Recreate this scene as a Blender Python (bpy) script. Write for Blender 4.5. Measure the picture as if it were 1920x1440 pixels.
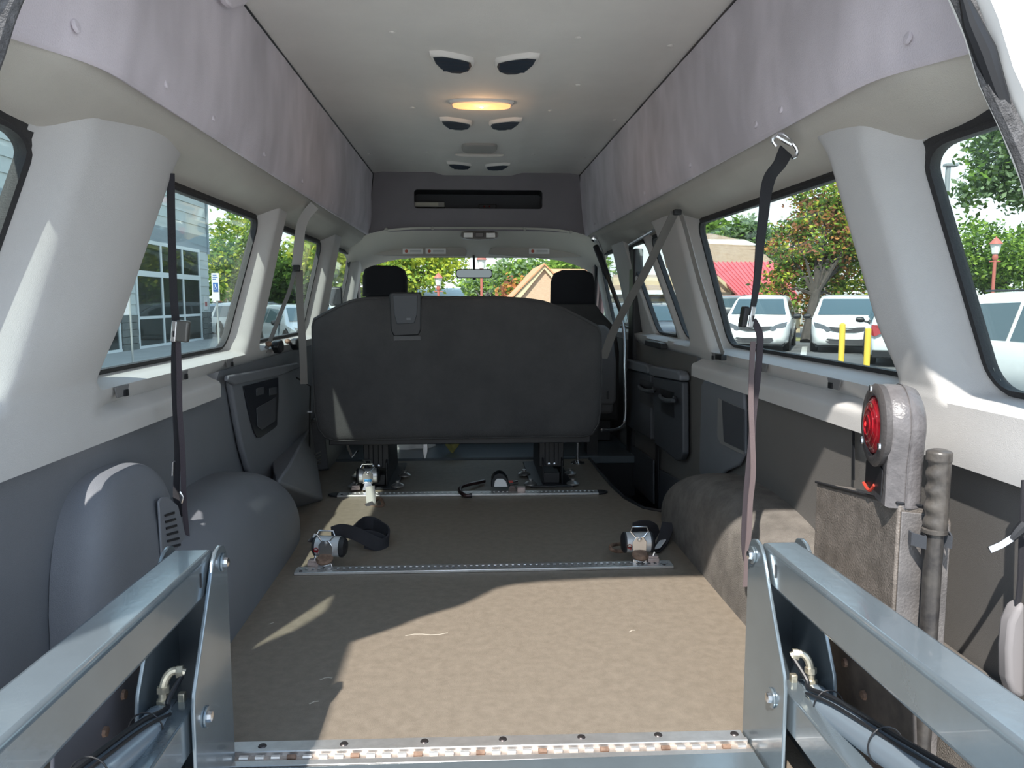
import bpy, bmesh, math, random
from mathutils import Vector, Matrix, noise
PI = math.pi
SC = bpy.context.scene
COL = SC.collection
for o in list(bpy.data.objects):
    bpy.data.objects.remove(o)

# ---------------------------------------------------------------- camera
F = 1443.0
CAM = Vector((-0.055, 0.0, 0.87))
_yc = Vector((-80.0, 157.5, -F)).normalized()
_zc = Vector((0.0, F, 157.5)).normalized()
_xc = _yc.cross(_zc)
ROT = Matrix((_xc, _yc, _zc))
cam_d = bpy.data.cameras.new('camera')
cam_d.sensor_width = 36.0
cam_d.lens = 36.0 * F / 1920.0
cam_d.clip_start = 0.02
cam_d.clip_end = 400
cam = bpy.data.objects.new('camera', cam_d)
cam.matrix_world = Matrix.Translation(CAM) @ ROT.to_4x4()
COL.objects.link(cam)
SC.camera = cam

# ---------------------------------------------------------------- light
SUN_DIR = Vector((0.36, 0.74, -1.0)).normalized()      # the way the light travels
sun_d = bpy.data.lights.new('sun', 'SUN')
sun_d.energy = 5.4
sun_d.color = (1.0, 0.94, 0.86)
sun_d.angle = math.radians(0.8)
sun = bpy.data.objects.new('sun', sun_d)
sun.rotation_euler = (-SUN_DIR).to_track_quat('Z', 'Y').to_euler()
sun.location = (-3, -6, 12)
COL.objects.link(sun)

world = bpy.data.worlds.new('sky')
SC.world = world
world.use_nodes = True
_nt = world.node_tree
_nt.nodes.clear()
_out = _nt.nodes.new('ShaderNodeOutputWorld')
_bg = _nt.nodes.new('ShaderNodeBackground')
_tc = _nt.nodes.new('ShaderNodeTexCoord')
_sep = _nt.nodes.new('ShaderNodeSeparateXYZ')
_rmp = _nt.nodes.new('ShaderNodeValToRGB')
_nt.links.new(_tc.outputs['Generated'], _sep.inputs[0])
_nt.links.new(_sep.outputs['Z'], _rmp.inputs[0])
_nt.links.new(_rmp.outputs[0], _bg.inputs[0])
_nt.links.new(_bg.outputs[0], _out.inputs[0])
_rmp.color_ramp.elements[0].position = 0.0
_rmp.color_ramp.elements[0].color = (0.92, 0.97, 0.98, 1)
_rmp.color_ramp.elements[1].position = 0.7
_rmp.color_ramp.elements[1].color = (0.50, 0.68, 0.95, 1)
_bg.inputs[1].default_value = 1.25

SC.view_settings.view_transform = 'Standard'
SC.view_settings.look = 'None'
SC.view_settings.gamma = 1.0
SC.view_settings.use_curve_mapping = False
SC.view_settings.exposure = 0.70
SC.cycles.max_bounces = 12
SC.cycles.transparent_max_bounces = 24
SC.cycles.use_denoising = True

# ---------------------------------------------------------------- places: a ray of the survey photo met with a real plane
def ray(px, py):
    return ROT @ Vector(((px - 960.0) / F, (720.0 - py) / F, -1.0))
def aY(px, py, Y):
    d = ray(px, py); return CAM + d * ((Y - CAM.y) / d.y)
def aZ(px, py, Z=0.0):
    d = ray(px, py); return CAM + d * ((Z - CAM.z) / d.z)
def aX(px, py, X):
    d = ray(px, py); return CAM + d * ((X - CAM.x) / d.x)
V = Vector

# ---------------------------------------------------------------- materials
MATS = {}
def srgb(c):
    return tuple((v / 255.0 / 12.92 if v / 255.0 <= 0.04045 else ((v / 255.0 + 0.055) / 1.055) ** 2.4) for v in c)
def mat(name, col, rough=0.6, metal=0.0, var=0.0, vscale=8.0, bump=0.0, bscale=200.0, col2=None, stretch=None, spec=0.5, coat=0.0, emis=None, emis_s=0.0, vdetail=6.0):
    if name in MATS: return MATS[name]
    m = bpy.data.materials.new(name); m.use_nodes = True
    nt = m.node_tree; b = nt.nodes['Principled BSDF']
    b.inputs['Base Color'].default_value = (*col, 1)
    b.inputs['Roughness'].default_value = rough
    b.inputs['Metallic'].default_value = metal
    b.inputs['Specular IOR Level'].default_value = spec
    b.inputs['Coat Weight'].default_value = coat
    if emis:
        b.inputs['Emission Color'].default_value = (*emis, 1); b.inputs['Emission Strength'].default_value = emis_s
    if var or bump or col2:
        tc = nt.nodes.new('ShaderNodeTexCoord'); mp = nt.nodes.new('ShaderNodeMapping')
        nt.links.new(tc.outputs['Object'], mp.inputs[0])
        if stretch: mp.inputs['Scale'].default_value = stretch
        if var or col2:
            n = nt.nodes.new('ShaderNodeTexNoise'); n.inputs['Scale'].default_value = vscale; n.inputs['Detail'].default_value = vdetail
            n.inputs['Roughness'].default_value = 0.65
            nt.links.new(mp.outputs[0], n.inputs['Vector'])
            r = nt.nodes.new('ShaderNodeValToRGB')
            r.color_ramp.elements[0].position = 0.36; r.color_ramp.elements[1].position = 0.64
            c2 = col2 if col2 else tuple(min(1, v * (1 + var)) for v in col)
            c1 = col if col2 else tuple(v * (1 - var) for v in col)
            r.color_ramp.elements[0].color = (*c1, 1); r.color_ramp.elements[1].color = (*c2, 1)
            nt.links.new(n.outputs['Fac'], r.inputs[0]); nt.links.new(r.outputs[0], b.inputs['Base Color'])
        if bump:
            n2 = nt.nodes.new('ShaderNodeTexNoise'); n2.inputs['Scale'].default_value = bscale; n2.inputs['Detail'].default_value = 3
            nt.links.new(tc.outputs['Object'], n2.inputs['Vector'])
            bp = nt.nodes.new('ShaderNodeBump'); bp.inputs['Strength'].default_value = bump; bp.inputs['Distance'].default_value = 0.004
            nt.links.new(n2.outputs['Fac'], bp.inputs['Height']); nt.links.new(bp.outputs[0], b.inputs['Normal'])
    MATS[name] = m
    return m
def glassmat(name, tint, gloss=0.06, dirt=0.03):
    m = bpy.data.materials.new(name); m.use_nodes = True; nt = m.node_tree; nt.nodes.clear()
    o = nt.nodes.new('ShaderNodeOutputMaterial'); t = nt.nodes.new('ShaderNodeBsdfTransparent'); g = nt.nodes.new('ShaderNodeBsdfGlossy')
    d = nt.nodes.new('ShaderNodeBsdfDiffuse')
    t.inputs[0].default_value = (*tint, 1); g.inputs['Roughness'].default_value = 0.02
    lw = nt.nodes.new('ShaderNodeLayerWeight'); lw.inputs[0].default_value = 0.5
    pw = nt.nodes.new('ShaderNodeMath'); pw.operation = 'POWER'; pw.inputs[1].default_value = 4.0
    nt.links.new(lw.outputs['Facing'], pw.inputs[0])
    f = nt.nodes.new('ShaderNodeMath'); f.operation = 'MULTIPLY_ADD'; f.inputs[1].default_value = 0.45; f.inputs[2].default_value = 0.02
    nt.links.new(pw.outputs[0], f.inputs[0])
    m1 = nt.nodes.new('ShaderNodeMixShader'); m2 = nt.nodes.new('ShaderNodeMixShader')
    nt.links.new(f.outputs[0], m1.inputs[0]); nt.links.new(t.outputs[0], m1.inputs[1]); nt.links.new(g.outputs[0], m1.inputs[2])
    tc = nt.nodes.new('ShaderNodeTexCoord'); n = nt.nodes.new('ShaderNodeTexNoise'); n.inputs['Scale'].default_value = 5; n.inputs['Detail'].default_value = 5
    nt.links.new(tc.outputs['Object'], n.inputs['Vector'])
    mm = nt.nodes.new('ShaderNodeMath'); mm.operation = 'MULTIPLY'; mm.inputs[1].default_value = dirt * 2
    nt.links.new(n.outputs['Fac'], mm.inputs[0]); nt.links.new(mm.outputs[0], m2.inputs[0])
    nt.links.new(m1.outputs[0], m2.inputs[1]); nt.links.new(d.outputs[0], m2.inputs[2]); nt.links.new(m2.outputs[0], o.inputs[0])
    MATS[name] = m
    return m

M_liner = mat('light_grey_trim', (0.50, 0.495, 0.49), 0.55, var=0.03, vscale=3, bump=0.25, bscale=700)
M_beige = mat('beige_headliner', (0.46, 0.44, 0.40), 0.85, var=0.04, vscale=3, bump=0.3, bscale=500)
M_ceil = mat('raised_roof_headliner', (0.72, 0.69, 0.66), 0.8, var=0.04, vscale=2.0, bump=0.2, bscale=400)
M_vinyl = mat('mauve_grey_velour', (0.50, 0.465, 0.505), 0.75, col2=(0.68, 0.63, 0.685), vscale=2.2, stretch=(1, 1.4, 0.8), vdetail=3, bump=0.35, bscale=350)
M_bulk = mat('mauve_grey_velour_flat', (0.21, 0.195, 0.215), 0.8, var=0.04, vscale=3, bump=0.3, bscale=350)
M_dark = mat('dark_grey_plastic', (0.145, 0.155, 0.175), 0.55, var=0.05, vscale=3, bump=0.3, bscale=600)
M_darker = mat('charcoal_plastic', (0.055, 0.06, 0.07), 0.5, bump=0.2, bscale=600)
M_black = mat('black_plastic', (0.012, 0.013, 0.016), 0.45)
M_rubber = mat('black_rubber', (0.02, 0.02, 0.022), 0.7, bump=0.3, bscale=300)
M_floor = mat('brown_grey_vinyl_floor', (0.165, 0.138, 0.108), 0.55, col2=(0.205, 0.173, 0.137), vscale=38, bump=0.3, bscale=400, vdetail=12)
M_floor2 = mat('blue_grey_cab_floor', (0.08, 0.10, 0.115), 0.35, var=0.08, vscale=5)
M_carpet = mat('worn_grey_carpet', (0.11, 0.10, 0.09), 0.95, col2=(0.17, 0.155, 0.14), vscale=14, bump=0.9, bscale=300)
M_alu = mat('brushed_aluminium', (0.72, 0.71, 0.70), 0.35, 0.85, var=0.08, vscale=30)
M_steel = mat('bright_steel', (0.75, 0.76, 0.78), 0.22, 1.0)
M_rust = mat('rusty_steel', (0.14, 0.085, 0.06), 0.7, 0.4, col2=(0.30, 0.20, 0.145), vscale=40)
M_seat = mat('charcoal_seat_fabric', (0.050, 0.050, 0.052), 0.95, col2=(0.068, 0.067, 0.068), vscale=5, bump=0.8, bscale=500)
M_seat2 = mat('grey_seat_fabric', (0.12, 0.12, 0.125), 0.95, bump=0.8, bscale=500)
M_headrest = mat('black_seat_fabric', (0.014, 0.015, 0.02), 0.95, bump=0.6, bscale=500)
M_web = mat('black_webbing', (0.020, 0.020, 0.026), 0.75, bump=0.5, bscale=900)
M_webg = mat('grey_webbing', (0.17, 0.16, 0.15), 0.8, bump=0.5, bscale=900)
M_webt = mat('taupe_belt_sleeve', (0.33, 0.32, 0.31), 0.6)
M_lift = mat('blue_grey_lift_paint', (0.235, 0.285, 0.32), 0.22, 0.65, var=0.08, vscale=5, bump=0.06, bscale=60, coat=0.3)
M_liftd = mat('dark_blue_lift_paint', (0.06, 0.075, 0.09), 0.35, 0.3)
M_cyl = mat('blue_grey_cylinder_paint', (0.17, 0.21, 0.25), 0.3, 0.3, coat=0.3)
M_brass = mat('pale_brass_fitting', (0.62, 0.57, 0.45), 0.35, 0.8, var=0.2, vscale=60)
M_pump = mat('worn_black_pump_cover', (0.10, 0.088, 0.078), 0.5, col2=(0.17, 0.15, 0.135), vscale=18, bump=0.5, bscale=250)
M_lamph = mat('scuffed_grey_rubber', (0.085, 0.08, 0.083), 0.32, col2=(0.15, 0.142, 0.145), vscale=12, bump=0.4, bscale=120)
M_grip = mat('worn_black_grip', (0.035, 0.032, 0.03), 0.35, col2=(0.08, 0.072, 0.064), vscale=30, bump=0.3, bscale=80)
M_pipe = mat('worn_black_pipe', (0.035, 0.033, 0.034), 0.35, 0.3, col2=(0.075, 0.07, 0.065), vscale=40)
M_red = mat('red_lens', (0.22, 0.006, 0.012), 0.10, coat=0.8, var=0.4, vscale=60)
M_white = mat('white_paint', (0.80, 0.80, 0.78), 0.35, coat=0.4)
M_whitep = mat('white_plastic', (0.75, 0.75, 0.75), 0.4)
M_orange = mat('lit_amber_lens', (0.9, 0.5, 0.25), 0.3, emis=(1.0, 0.42, 0.16), emis_s=0.9)
M_bulb = mat('glowing_bulb', (1, 0.9, 0.6), 0.3, emis=(1.0, 0.78, 0.42), emis_s=7)
M_lens = mat('clear_ribbed_lens', (0.62, 0.60, 0.57), 0.2, coat=0.6)
M_glass = glassmat('side_glass', (0.85, 0.91, 0.895), dirt=0.02)
M_wind = glassmat('windscreen_glass', (0.93, 0.97, 0.95), dirt=0.03)

# ---------------------------------------------------------------- mesh building
class MB:
    def __init__(s): s.v = []; s.f = []; s.mi = []
    def add(s, vs, fs, mi=0):
        n = len(s.v); s.v += [V(p) for p in vs]
        for f in fs: s.f.append(tuple(i + n for i in f)); s.mi.append(mi)
        return s
    def box(s, c, d, rot=None, mi=0):
        c = V(c); hx, hy, hz = d[0] / 2, d[1] / 2, d[2] / 2
        vs = [V((x, y, z)) for x in (-hx, hx) for y in (-hy, hy) for z in (-hz, hz)]
        if rot: vs = [rot @ p for p in vs]
        return s.add([c + p for p in vs], [(0, 1, 3, 2), (4, 6, 7, 5), (0, 4, 5, 1), (2, 3, 7, 6), (0, 2, 6, 4), (1, 5, 7, 3)], mi)
    def bb(s, a, b, mi=0):
        a = V(a); b = V(b)
        return s.box((a + b) / 2, [abs(b[i] - a[i]) for i in range(3)], mi=mi)
    def prism(s, poly, off, mi=0):          # poly: closed outline of 3D points, off: extrusion vector
        n = len(poly); off = V(off)
        a = [V(p) for p in poly]
        vs = a + [p + off for p in a]
        fs = [tuple(range(n - 1, -1, -1)), tuple(range(n, 2 * n))] + [(i, (i + 1) % n, n + (i + 1) % n, n + i) for i in range(n)]
        return s.add(vs, fs, mi)
    def tube(s, path, r, n=8, cap=True, mi=0, closed=False):
        path = [V(p) for p in path]; m = len(path)
        rs = r if isinstance(r, (list, tuple)) else [r] * m
        up = None; rings = []
        for i, p in enumerate(path):
            if closed: t = path[(i + 1) % m] - path[i - 1]
            else: t = path[min(i + 1, m - 1)] - path[max(i - 1, 0)]
            t.normalize()
            if up is None:
                up = t.orthogonal().normalized()
            else:
                up = (up - t * up.dot(t))
                up = up.normalized() if up.length > 1e-6 else t.orthogonal().normalized()
            b = t.cross(up)
            rings.append([p + (up * math.cos(2 * PI * k / n) + b * math.sin(2 * PI * k / n)) * rs[i] for k in range(n)])
        vs = [q for rg in rings for q in rg]
        fs = []
        for i in range(m if closed else m - 1):
            j = (i + 1) % m
            for k in range(n):
                fs.append((i * n + k, i * n + (k + 1) % n, j * n + (k + 1) % n, j * n + k))
        if cap and not closed:
            fs.append(tuple(range(n - 1, -1, -1))); fs.append(tuple((m - 1) * n + k for k in range(n)))
        return s.add(vs, fs, mi)
    def cyl(s, a, b, r, n=16, mi=0): return s.tube([a, b], r, n, mi=mi)
    def ribbon(s, path, wdir, w, th=0.0015, mi=0):
        path = [V(p) for p in path]; m = len(path)
        wd = wdir if isinstance(wdir, list) else [V(wdir)] * m
        ww = w if isinstance(w, list) else [w] * m
        vs = []
        for i, p in enumerate(path):
            t = (path[min(i + 1, m - 1)] - path[max(i - 1, 0)]).normalized()
            d = V(wd[i]); d = (d - t * d.dot(t)).normalized(); nn = t.cross(d)
            vs += [p - d * ww[i] / 2 - nn * th, p + d * ww[i] / 2 - nn * th, p + d * ww[i] / 2 + nn * th, p - d * ww[i] / 2 + nn * th]
        fs = [(0, 3, 2, 1), (4 * m - 4, 4 * m - 3, 4 * m - 2, 4 * m - 1)]
        for i in range(m - 1):
            for k in range(4):
                fs.append((i * 4 + k, i * 4 + (k + 1) % 4, i * 4 + 4 + (k + 1) % 4, i * 4 + 4 + k))
        return s.add(vs, fs, mi)
    def lathe(s, prof, o, ax=(0, 0, 1), n=20, mi=0):   # prof: (radius, height along axis)
        ax = V(ax).normalized(); u = ax.orthogonal().normalized(); w = ax.cross(u); o = V(o); m = len(prof)
        vs = [o + ax * h + (u * math.cos(2 * PI * k / n) + w * math.sin(2 * PI * k / n)) * r for r, h in prof for k in range(n)]
        fs = [(i * n + k, i * n + (k + 1) % n, (i + 1) * n + (k + 1) % n, (i + 1) * n + k) for i in range(m - 1) for k in range(n)]
        if prof[0][0] > 1e-5: fs.append(tuple(range(n - 1, -1, -1)))
        if prof[-1][0] > 1e-5: fs.append(tuple((m - 1) * n + k for k in range(n)))
        return s.add(vs, fs, mi)
    def loft(s, rings, cap=True, closed=True, mi=0):
        n = len(rings[0]); m = len(rings)
        vs = [q for r in rings for q in r]
        kk = n if closed else n - 1
        fs = [(i * n + k, i * n + (k + 1) % n, (i + 1) * n + (k + 1) % n, (i + 1) * n + k) for i in range(m - 1) for k in range(kk)]
        if cap and closed:
            fs.append(tuple(range(n - 1, -1, -1))); fs.append(tuple((m - 1) * n + k for k in range(n)))
        return s.add(vs, fs, mi)
    def grid(s, fn, nu, nv, keep=None, mi=0):
        vs = [fn(i / nu, j / nv) for i in range(nu + 1) for j in range(nv + 1)]
        fs = [(i * (nv + 1) + j, (i + 1) * (nv + 1) + j, (i + 1) * (nv + 1) + j + 1, i * (nv + 1) + j + 1)
              for i in range(nu) for j in range(nv) if keep is None or keep((i + .5) / nu, (j + .5) / nv)]
        return s.add(vs, fs, mi)

def wm(o):
    return o.matrix_basis if o.parent is None else wm(o.parent) @ o.matrix_basis
def obj(name, mb, m, parent=None, bevel=0.0, seg=2, sharp=35, local=False, solid=0.0, sub=0):
    me = bpy.data.meshes.new(name)
    me.from_pydata([tuple(p) for p in mb.v], [], mb.f)
    if parent is not None and not local: me.transform(wm(parent).inverted())
    ms = m if isinstance(m, (list, tuple)) else [m]
    for q in ms: me.materials.append(q)
    if len(ms) > 1: me.polygons.foreach_set('material_index', mb.mi)
    me.polygons.foreach_set('use_smooth', [True] * len(me.polygons))
    bm = bmesh.new(); bm.from_mesh(me); bmesh.ops.recalc_face_normals(bm, faces=bm.faces); bm.to_mesh(me); bm.free()
    me.set_sharp_from_angle(angle=math.radians(sharp))
    me.update()
    o = bpy.data.objects.new(name, me); COL.objects.link(o)
    o.parent = parent
    if bevel:
        b = o.modifiers.new('bevel', 'BEVEL'); b.width = bevel; b.segments = seg; b.limit_method = 'ANGLE'; b.angle_limit = math.radians(32)
    if sub:
        b = o.modifiers.new('sub', 'SUBSURF'); b.levels = sub; b.render_levels = sub
    if solid:
        b = o.modifiers.new('solid', 'SOLIDIFY'); b.thickness = solid; b.offset = 0
    return o
def thing(name, label, cat, loc=(0, 0, 0), group=None, rz=0.0):
    o = bpy.data.objects.new(name, None); COL.objects.link(o); o.empty_display_size = 0.1
    o.location = loc; o.rotation_euler = (0, 0, rz)
    o['label'] = label; o['category'] = cat
    if group: o['group'] = group
    return o
def tag(o, label, cat, group=None, kind=None):
    o['label'] = label; o['category'] = cat
    if group: o['group'] = group
    if kind: o['kind'] = kind
    return o
def struct(name, label=None, loc=(0, 0, 0), cat='structure'):
    o = bpy.data.objects.new(name, None); COL.objects.link(o); o.location = loc; o['kind'] = 'structure'
    if label: o['label'] = label; o['category'] = cat
    return o
def stag(o, label, cat): o['kind'] = 'structure'; o['label'] = label; o['category'] = cat; return o
def copy_tree(o, parent=None):
    c = o.copy(); COL.objects.link(c)
    if parent is not None: c.parent = parent
    for ch in list(o.children): copy_tree(ch, c)
    return c
def sstep(a, b, x):
    t = max(0.0, min(1.0, (x - a) / (b - a))); return t * t * (3 - 2 * t)
def lerp(a, b, t): return a + (b - a) * t
def curve_pts(pts, n=6):                    # Catmull-Rom through points
    pts = [V(p) for p in pts]; out = []
    for i in range(len(pts) - 1):
        p0 = pts[max(i - 1, 0)]; p1 = pts[i]; p2 = pts[i + 1]; p3 = pts[min(i + 2, len(pts) - 1)]
        for k in range(n):
            t = k / n
            out.append(0.5 * ((2 * p1) + (p2 - p0) * t + (2 * p0 - 5 * p1 + 4 * p2 - p3) * t * t + (3 * p1 - p0 - 3 * p2 + p3) * t ** 3))
    out.append(pts[-1]); return out
def rrect(w, h, r, n=5):                    # rounded rectangle outline (2D), centred
    o = []
    for cx, cy, a0 in ((w / 2 - r, h / 2 - r, 0), (-w / 2 + r, h / 2 - r, 90), (-w / 2 + r, -h / 2 + r, 180), (w / 2 - r, -h / 2 + r, 270)):
        for k in range(n + 1):
            a = math.radians(a0 + 90 * k / n); o.append((cx + r * math.cos(a), cy + r * math.sin(a)))
    return o
# ================================================================ VAN SHELL
def lipx(z): return 0.855 - 0.1373 * (z - 0.69)
def glx(z): return 0.925 - 0.157 * (z - 0.69)
WIN = {-1: [(1.16, 1.30), (1.75, 2.76), (3.05, 4.01), (4.36, 5.08)],
       1: [(1.16, 1.37), (1.63, 2.83), (3.17, 3.40), (3.52, 3.92), (4.60, 5.15)]}
WNAME = {-1: ['rearmost, beside the open rear doorway', 'the long one over the wheel housing', 'the one behind the driver', 'in the driver door'],
         1: ['rearmost, beside the open rear doorway', 'the long one over the wheel housing', 'narrow one in the rear leaf of the cargo door', 'narrow one in the front leaf of the cargo door', 'in the passenger door']}
RAKE = {-1: [(1.14, 0), (1.30, .42), (1.75, .62), (2.76, .48), (3.05, .40), (4.01, .45), (4.36, .4), (5.4, .4)],
        1: [(1.14, 0), (1.37, .33), (1.63, .42), (2.83, .42), (3.0, .6), (3.17, .85), (3.92, .95), (4.2, .5), (4.6, .4), (5.4, .4)]}
def warp(s, y, z):
    if z <= 0.70: return y
    L_ = RAKE[s]
    if y <= L_[0][0]: return y
    for (a, ka), (b, kb) in zip(L_, L_[1:]):
        if y <= b: return y + lerp(ka, kb, (y - a) / (b - a)) * (z - 0.70)
    return y + L_[-1][1] * (z - 0.70)
WZ = (0.70, 1.172)
def sdf(y, z, w, r=0.05):
    r = min(r, (w[1] - w[0]) * .35)
    cy, cz = (w[0] + w[1]) / 2, (WZ[0] + WZ[1] + 0.05) / 2
    qx = abs(y - cy) - (w[1] - w[0]) / 2 + r; qz = abs(z - cz) - (WZ[1] + 0.05 - WZ[0]) / 2 + r
    return math.hypot(max(qx, 0), max(qz, 0)) + min(max(qx, qz), 0) - r
def wsd(s, y, z): return min(sdf(y, z, w) for w in WIN[s])
def linx(s, y, z):
    base = lipx(z)
    if z < 0.69:
        if z > 0.635: led = 0.855 + 0.030 * ((0.69 - z) / 0.055) ** 2
        elif z > 0.605: led = 0.885 - 0.043 * sstep(0.634, 0.610, z)
        else: led = 0.842
        flow = lerp(0.843, 0.852, sstep(0.57, 0.70, z))
        base = lerp(led, flow, sstep(1.82, 1.64, y))
    if 1.38 < y < 1.76 and z > 0.62:
        base -= 0.028 * math.sin(PI * (y - 1.38) / 0.38) * sstep(0.62, 0.85, z)
    g = glx(z); d = wsd(s, y, z)
    wd = 0.085 if not (s == 1 and y > 3.1) else 0.05
    if s == 1 and y > 3.2: base = max(base, g - 0.025 if z > 0.69 else base)
    k = sstep(-0.005, wd, d)
    if z < 0.70: k = max(k, sstep(0.70, 0.675, z))
    return lerp(g, base, k)

walls = {}
for s, nm in ((-1, 'wall_left'), (1, 'wall_right')):
    w = struct(nm, 'left side wall of the van interior, grey trim over dark lower panel' if s < 0 else 'right side wall of the van interior, grey trim over dark lower panel', (s * 0.87, 3.0, 0), 'wall')
    walls[s] = w
    ybelt = 2.47 if s < 0 else 3.06
    Y0, Y1 = 1.14, 5.3
    NZ, NY = 68, 420
    za, zb = 0.565, 1.245
    b = MB().grid(lambda u, v: V((s * linx(s, lerp(Y0, Y1, u), lerp(za, zb, v)), warp(s, lerp(Y0, Y1, u), lerp(za, zb, v)), lerp(za, zb, v))), NY, NZ,
                  keep=lambda u, v: wsd(s, lerp(Y0, Y1, u), lerp(za, zb, v)) > -0.006 and not (lerp(za, zb, v) < 0.632 and lerp(Y0, Y1, u) > ybelt))
    obj('window_surround', b, M_liner, w, sharp=50)
    # lower panel
    b = MB()
    def lp(u, v):
        y = lerp(1.14, 5.8, u); z = lerp(-0.03, 0.64 if y > ybelt else 0.568, v)
        return V((s * (0.868 + 0.006 * math.sin(v * PI)), y, z))
    b.grid(lp, 60, 6)
    obj('lower_panel', b, M_dark if s < 0 else mat('warm_lit_dark_plastic', (0.125, 0.12, 0.115), 0.6, var=0.05, vscale=3, bump=0.3, bscale=600), w)  # left cooler, right warmer: the sides' lighting is put into the panel colours
    # soffit between the window heads and the raised roof panel
    prof = [(0.858, 1.172), (0.848, 1.186), (0.80, 1.215), (0.765, 1.236), (0.735, 1.258), (0.718, 1.285), (0.712, 1.31)]
    def sof(u, v):
        y = lerp(1.12, 5.3, u); t = v * (len(prof) - 1); i = min(int(t), len(prof) - 2); f = t - i
        x = lerp(prof[i][0], prof[i + 1][0], f); z = lerp(prof[i][1], prof[i + 1][1], f)
        for c in (1.95, 2.55, 3.15):
            z += -0.010 * math.exp(-((y - c) / 0.10) ** 2) * math.exp(-((x - 0.765) / 0.03) ** 2)
        return V((s * (x + 0.05 * sstep(1.42, 1.14, y)), y, z + 0.015 * sstep(1.45, 1.14, y)))
    obj('roof_rail_cover', MB().grid(sof, 100, 18), M_beige, w, sharp=60)
    # raised roof side panel
    pr = [(0.725, 1.296), (0.712, 1.284), (0.703, 1.281), (0.698, 1.287), (0.692, 1.315), (0.684, 1.345), (0.681, 1.365), (0.676, 1.42), (0.670, 1.52), (0.665, 1.60), (0.660, 1.675)]
    def up(u, v):
        y = lerp(1.12, 5.06, u); t = v * (len(pr) - 1); i = min(int(t), len(pr) - 2); f = t - i
        x = lerp(pr[i][0], pr[i + 1][0], f); z = lerp(pr[i][1], pr[i + 1][1], f)
        k = sstep(1.55, 1.14, y) * (1 - 0.45 * sstep(1.3, 1.6, z))
        nz = noise.noise(V((s * 7 + y * 1.7, z * 4, 3))) * 0.010 * sstep(1.30, 1.38, z) * sstep(1.66, 1.60, z)
        nz += noise.noise(V((s * 3 + y * 5, z * 9, 8))) * 0.003 * sstep(1.30, 1.38, z)
        return V((s * (x + 0.06 * k + nz), y, z - 0.02 * sstep(1.5, 1.15, y) * (1 - sstep(1.3, 1.5, z))))
    obj('roof_side_panel', MB().grid(up, 130, 50), M_vinyl, w, sharp=60)
    # panel fasteners
    for y in ((1.38, 1.72, 2.02, 2.50, 3.05, 3.7, 4.4) if s < 0 else (1.36, 1.86, 2.02, 2.62, 3.3, 4.0, 4.6)):
        c = V((s * 0.689, y, 1.325))
        f = MB().lathe([(0.012, -0.002), (0.012, 0.001), (0.009, 0.0035), (0.0, 0.004)], c + V((s * 0.002 * 1, 0, 0)) + V((s * (0.045 * sstep(1.55, 1.14, y)), 0, 0)), (-s, 0, 0.18), 14)
        obj('trim_fastener', f, M_vinyl, w)
    # cup-shaped notches in the window sill
    for y in ((1.80, 2.18, 2.60) if s < 0 else (1.86, 2.33, 2.80)):
        x = 0.866
        n = MB()
        n.prism([V((s * 0.853, y - 0.04, 0.675)), V((s * 0.853, y + 0.035, 0.675)), V((s * 0.857, y + 0.028, 0.648)), V((s * 0.857, y - 0.02, 0.648))], (-s * 0.004, 0, 0))
        obj('sill_notch', n, mat('notch_shade_grey', (0.16, 0.16, 0.165), 0.7), w, bevel=0.002)  # flat plate; the notch's shade is put into its darker colour
        n = MB().bb((s * 0.8515, y + 0.006, 0.649), (s * 0.847, y + 0.024, 0.664))
        obj('notch_clip', n, M_black, w)

# window panes and black gaskets
wn = 0
def outline(wd, inset, r=0.055):
    a, c = wd[0] + inset, wd[1] - inset; z0, z1 = WZ[0] + inset, WZ[1] - inset
    r = min(r, (c - a) * .4)
    return [(warp(s, (a + c) / 2 + p[0], (z0 + z1) / 2 + p[1]), (z0 + z1) / 2 + p[1]) for p in rrect(c - a, z1 - z0, max(0.01, r - inset), 6)]
for s in (-1, 1):
    for wd in WIN[s]:
        wn += 1
        W = struct('window_%d' % wn, '%s side window of the van, %s' % ('left' if s < 0 else 'right', WNAME[s][WIN[s].index(wd)]), (s * 0.9, (wd[0] + wd[1]) / 2, WZ[0]), 'window')
        m3 = lambda p, dx: V((s * (glx(p[1]) + dx), p[0], p[1]))
        go, gi = (-0.004, 0.006) if wd[0] < 1 else (-0.006, 0.008)
        oo, ii = outline(wd, go), outline(wd, gi)
        g = MB().loft([[m3(p, 0.003) for p in outline(wd, -0.035)], [m3(p, -0.003) for p in oo], [m3(p, -0.012) for p in outline(wd, 0.0)], [m3(p, -0.010) for p in ii], [m3(p, 0.012) for p in ii], [m3(p, 0.012) for p in oo], [m3(p, 0.012) for p in outline(wd, -0.035)], [m3(p, 0.003) for p in outline(wd, -0.035)]], cap=False)
        obj('gasket', g, M_rubber, W, sharp=50)
        pn = MB().loft([[m3(p, -0.002) for p in outline(wd, gi - 0.003)], [m3(p, 0.002) for p in outline(wd, gi - 0.003)]])
        obj('pane', pn, M_glass, W)

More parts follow.
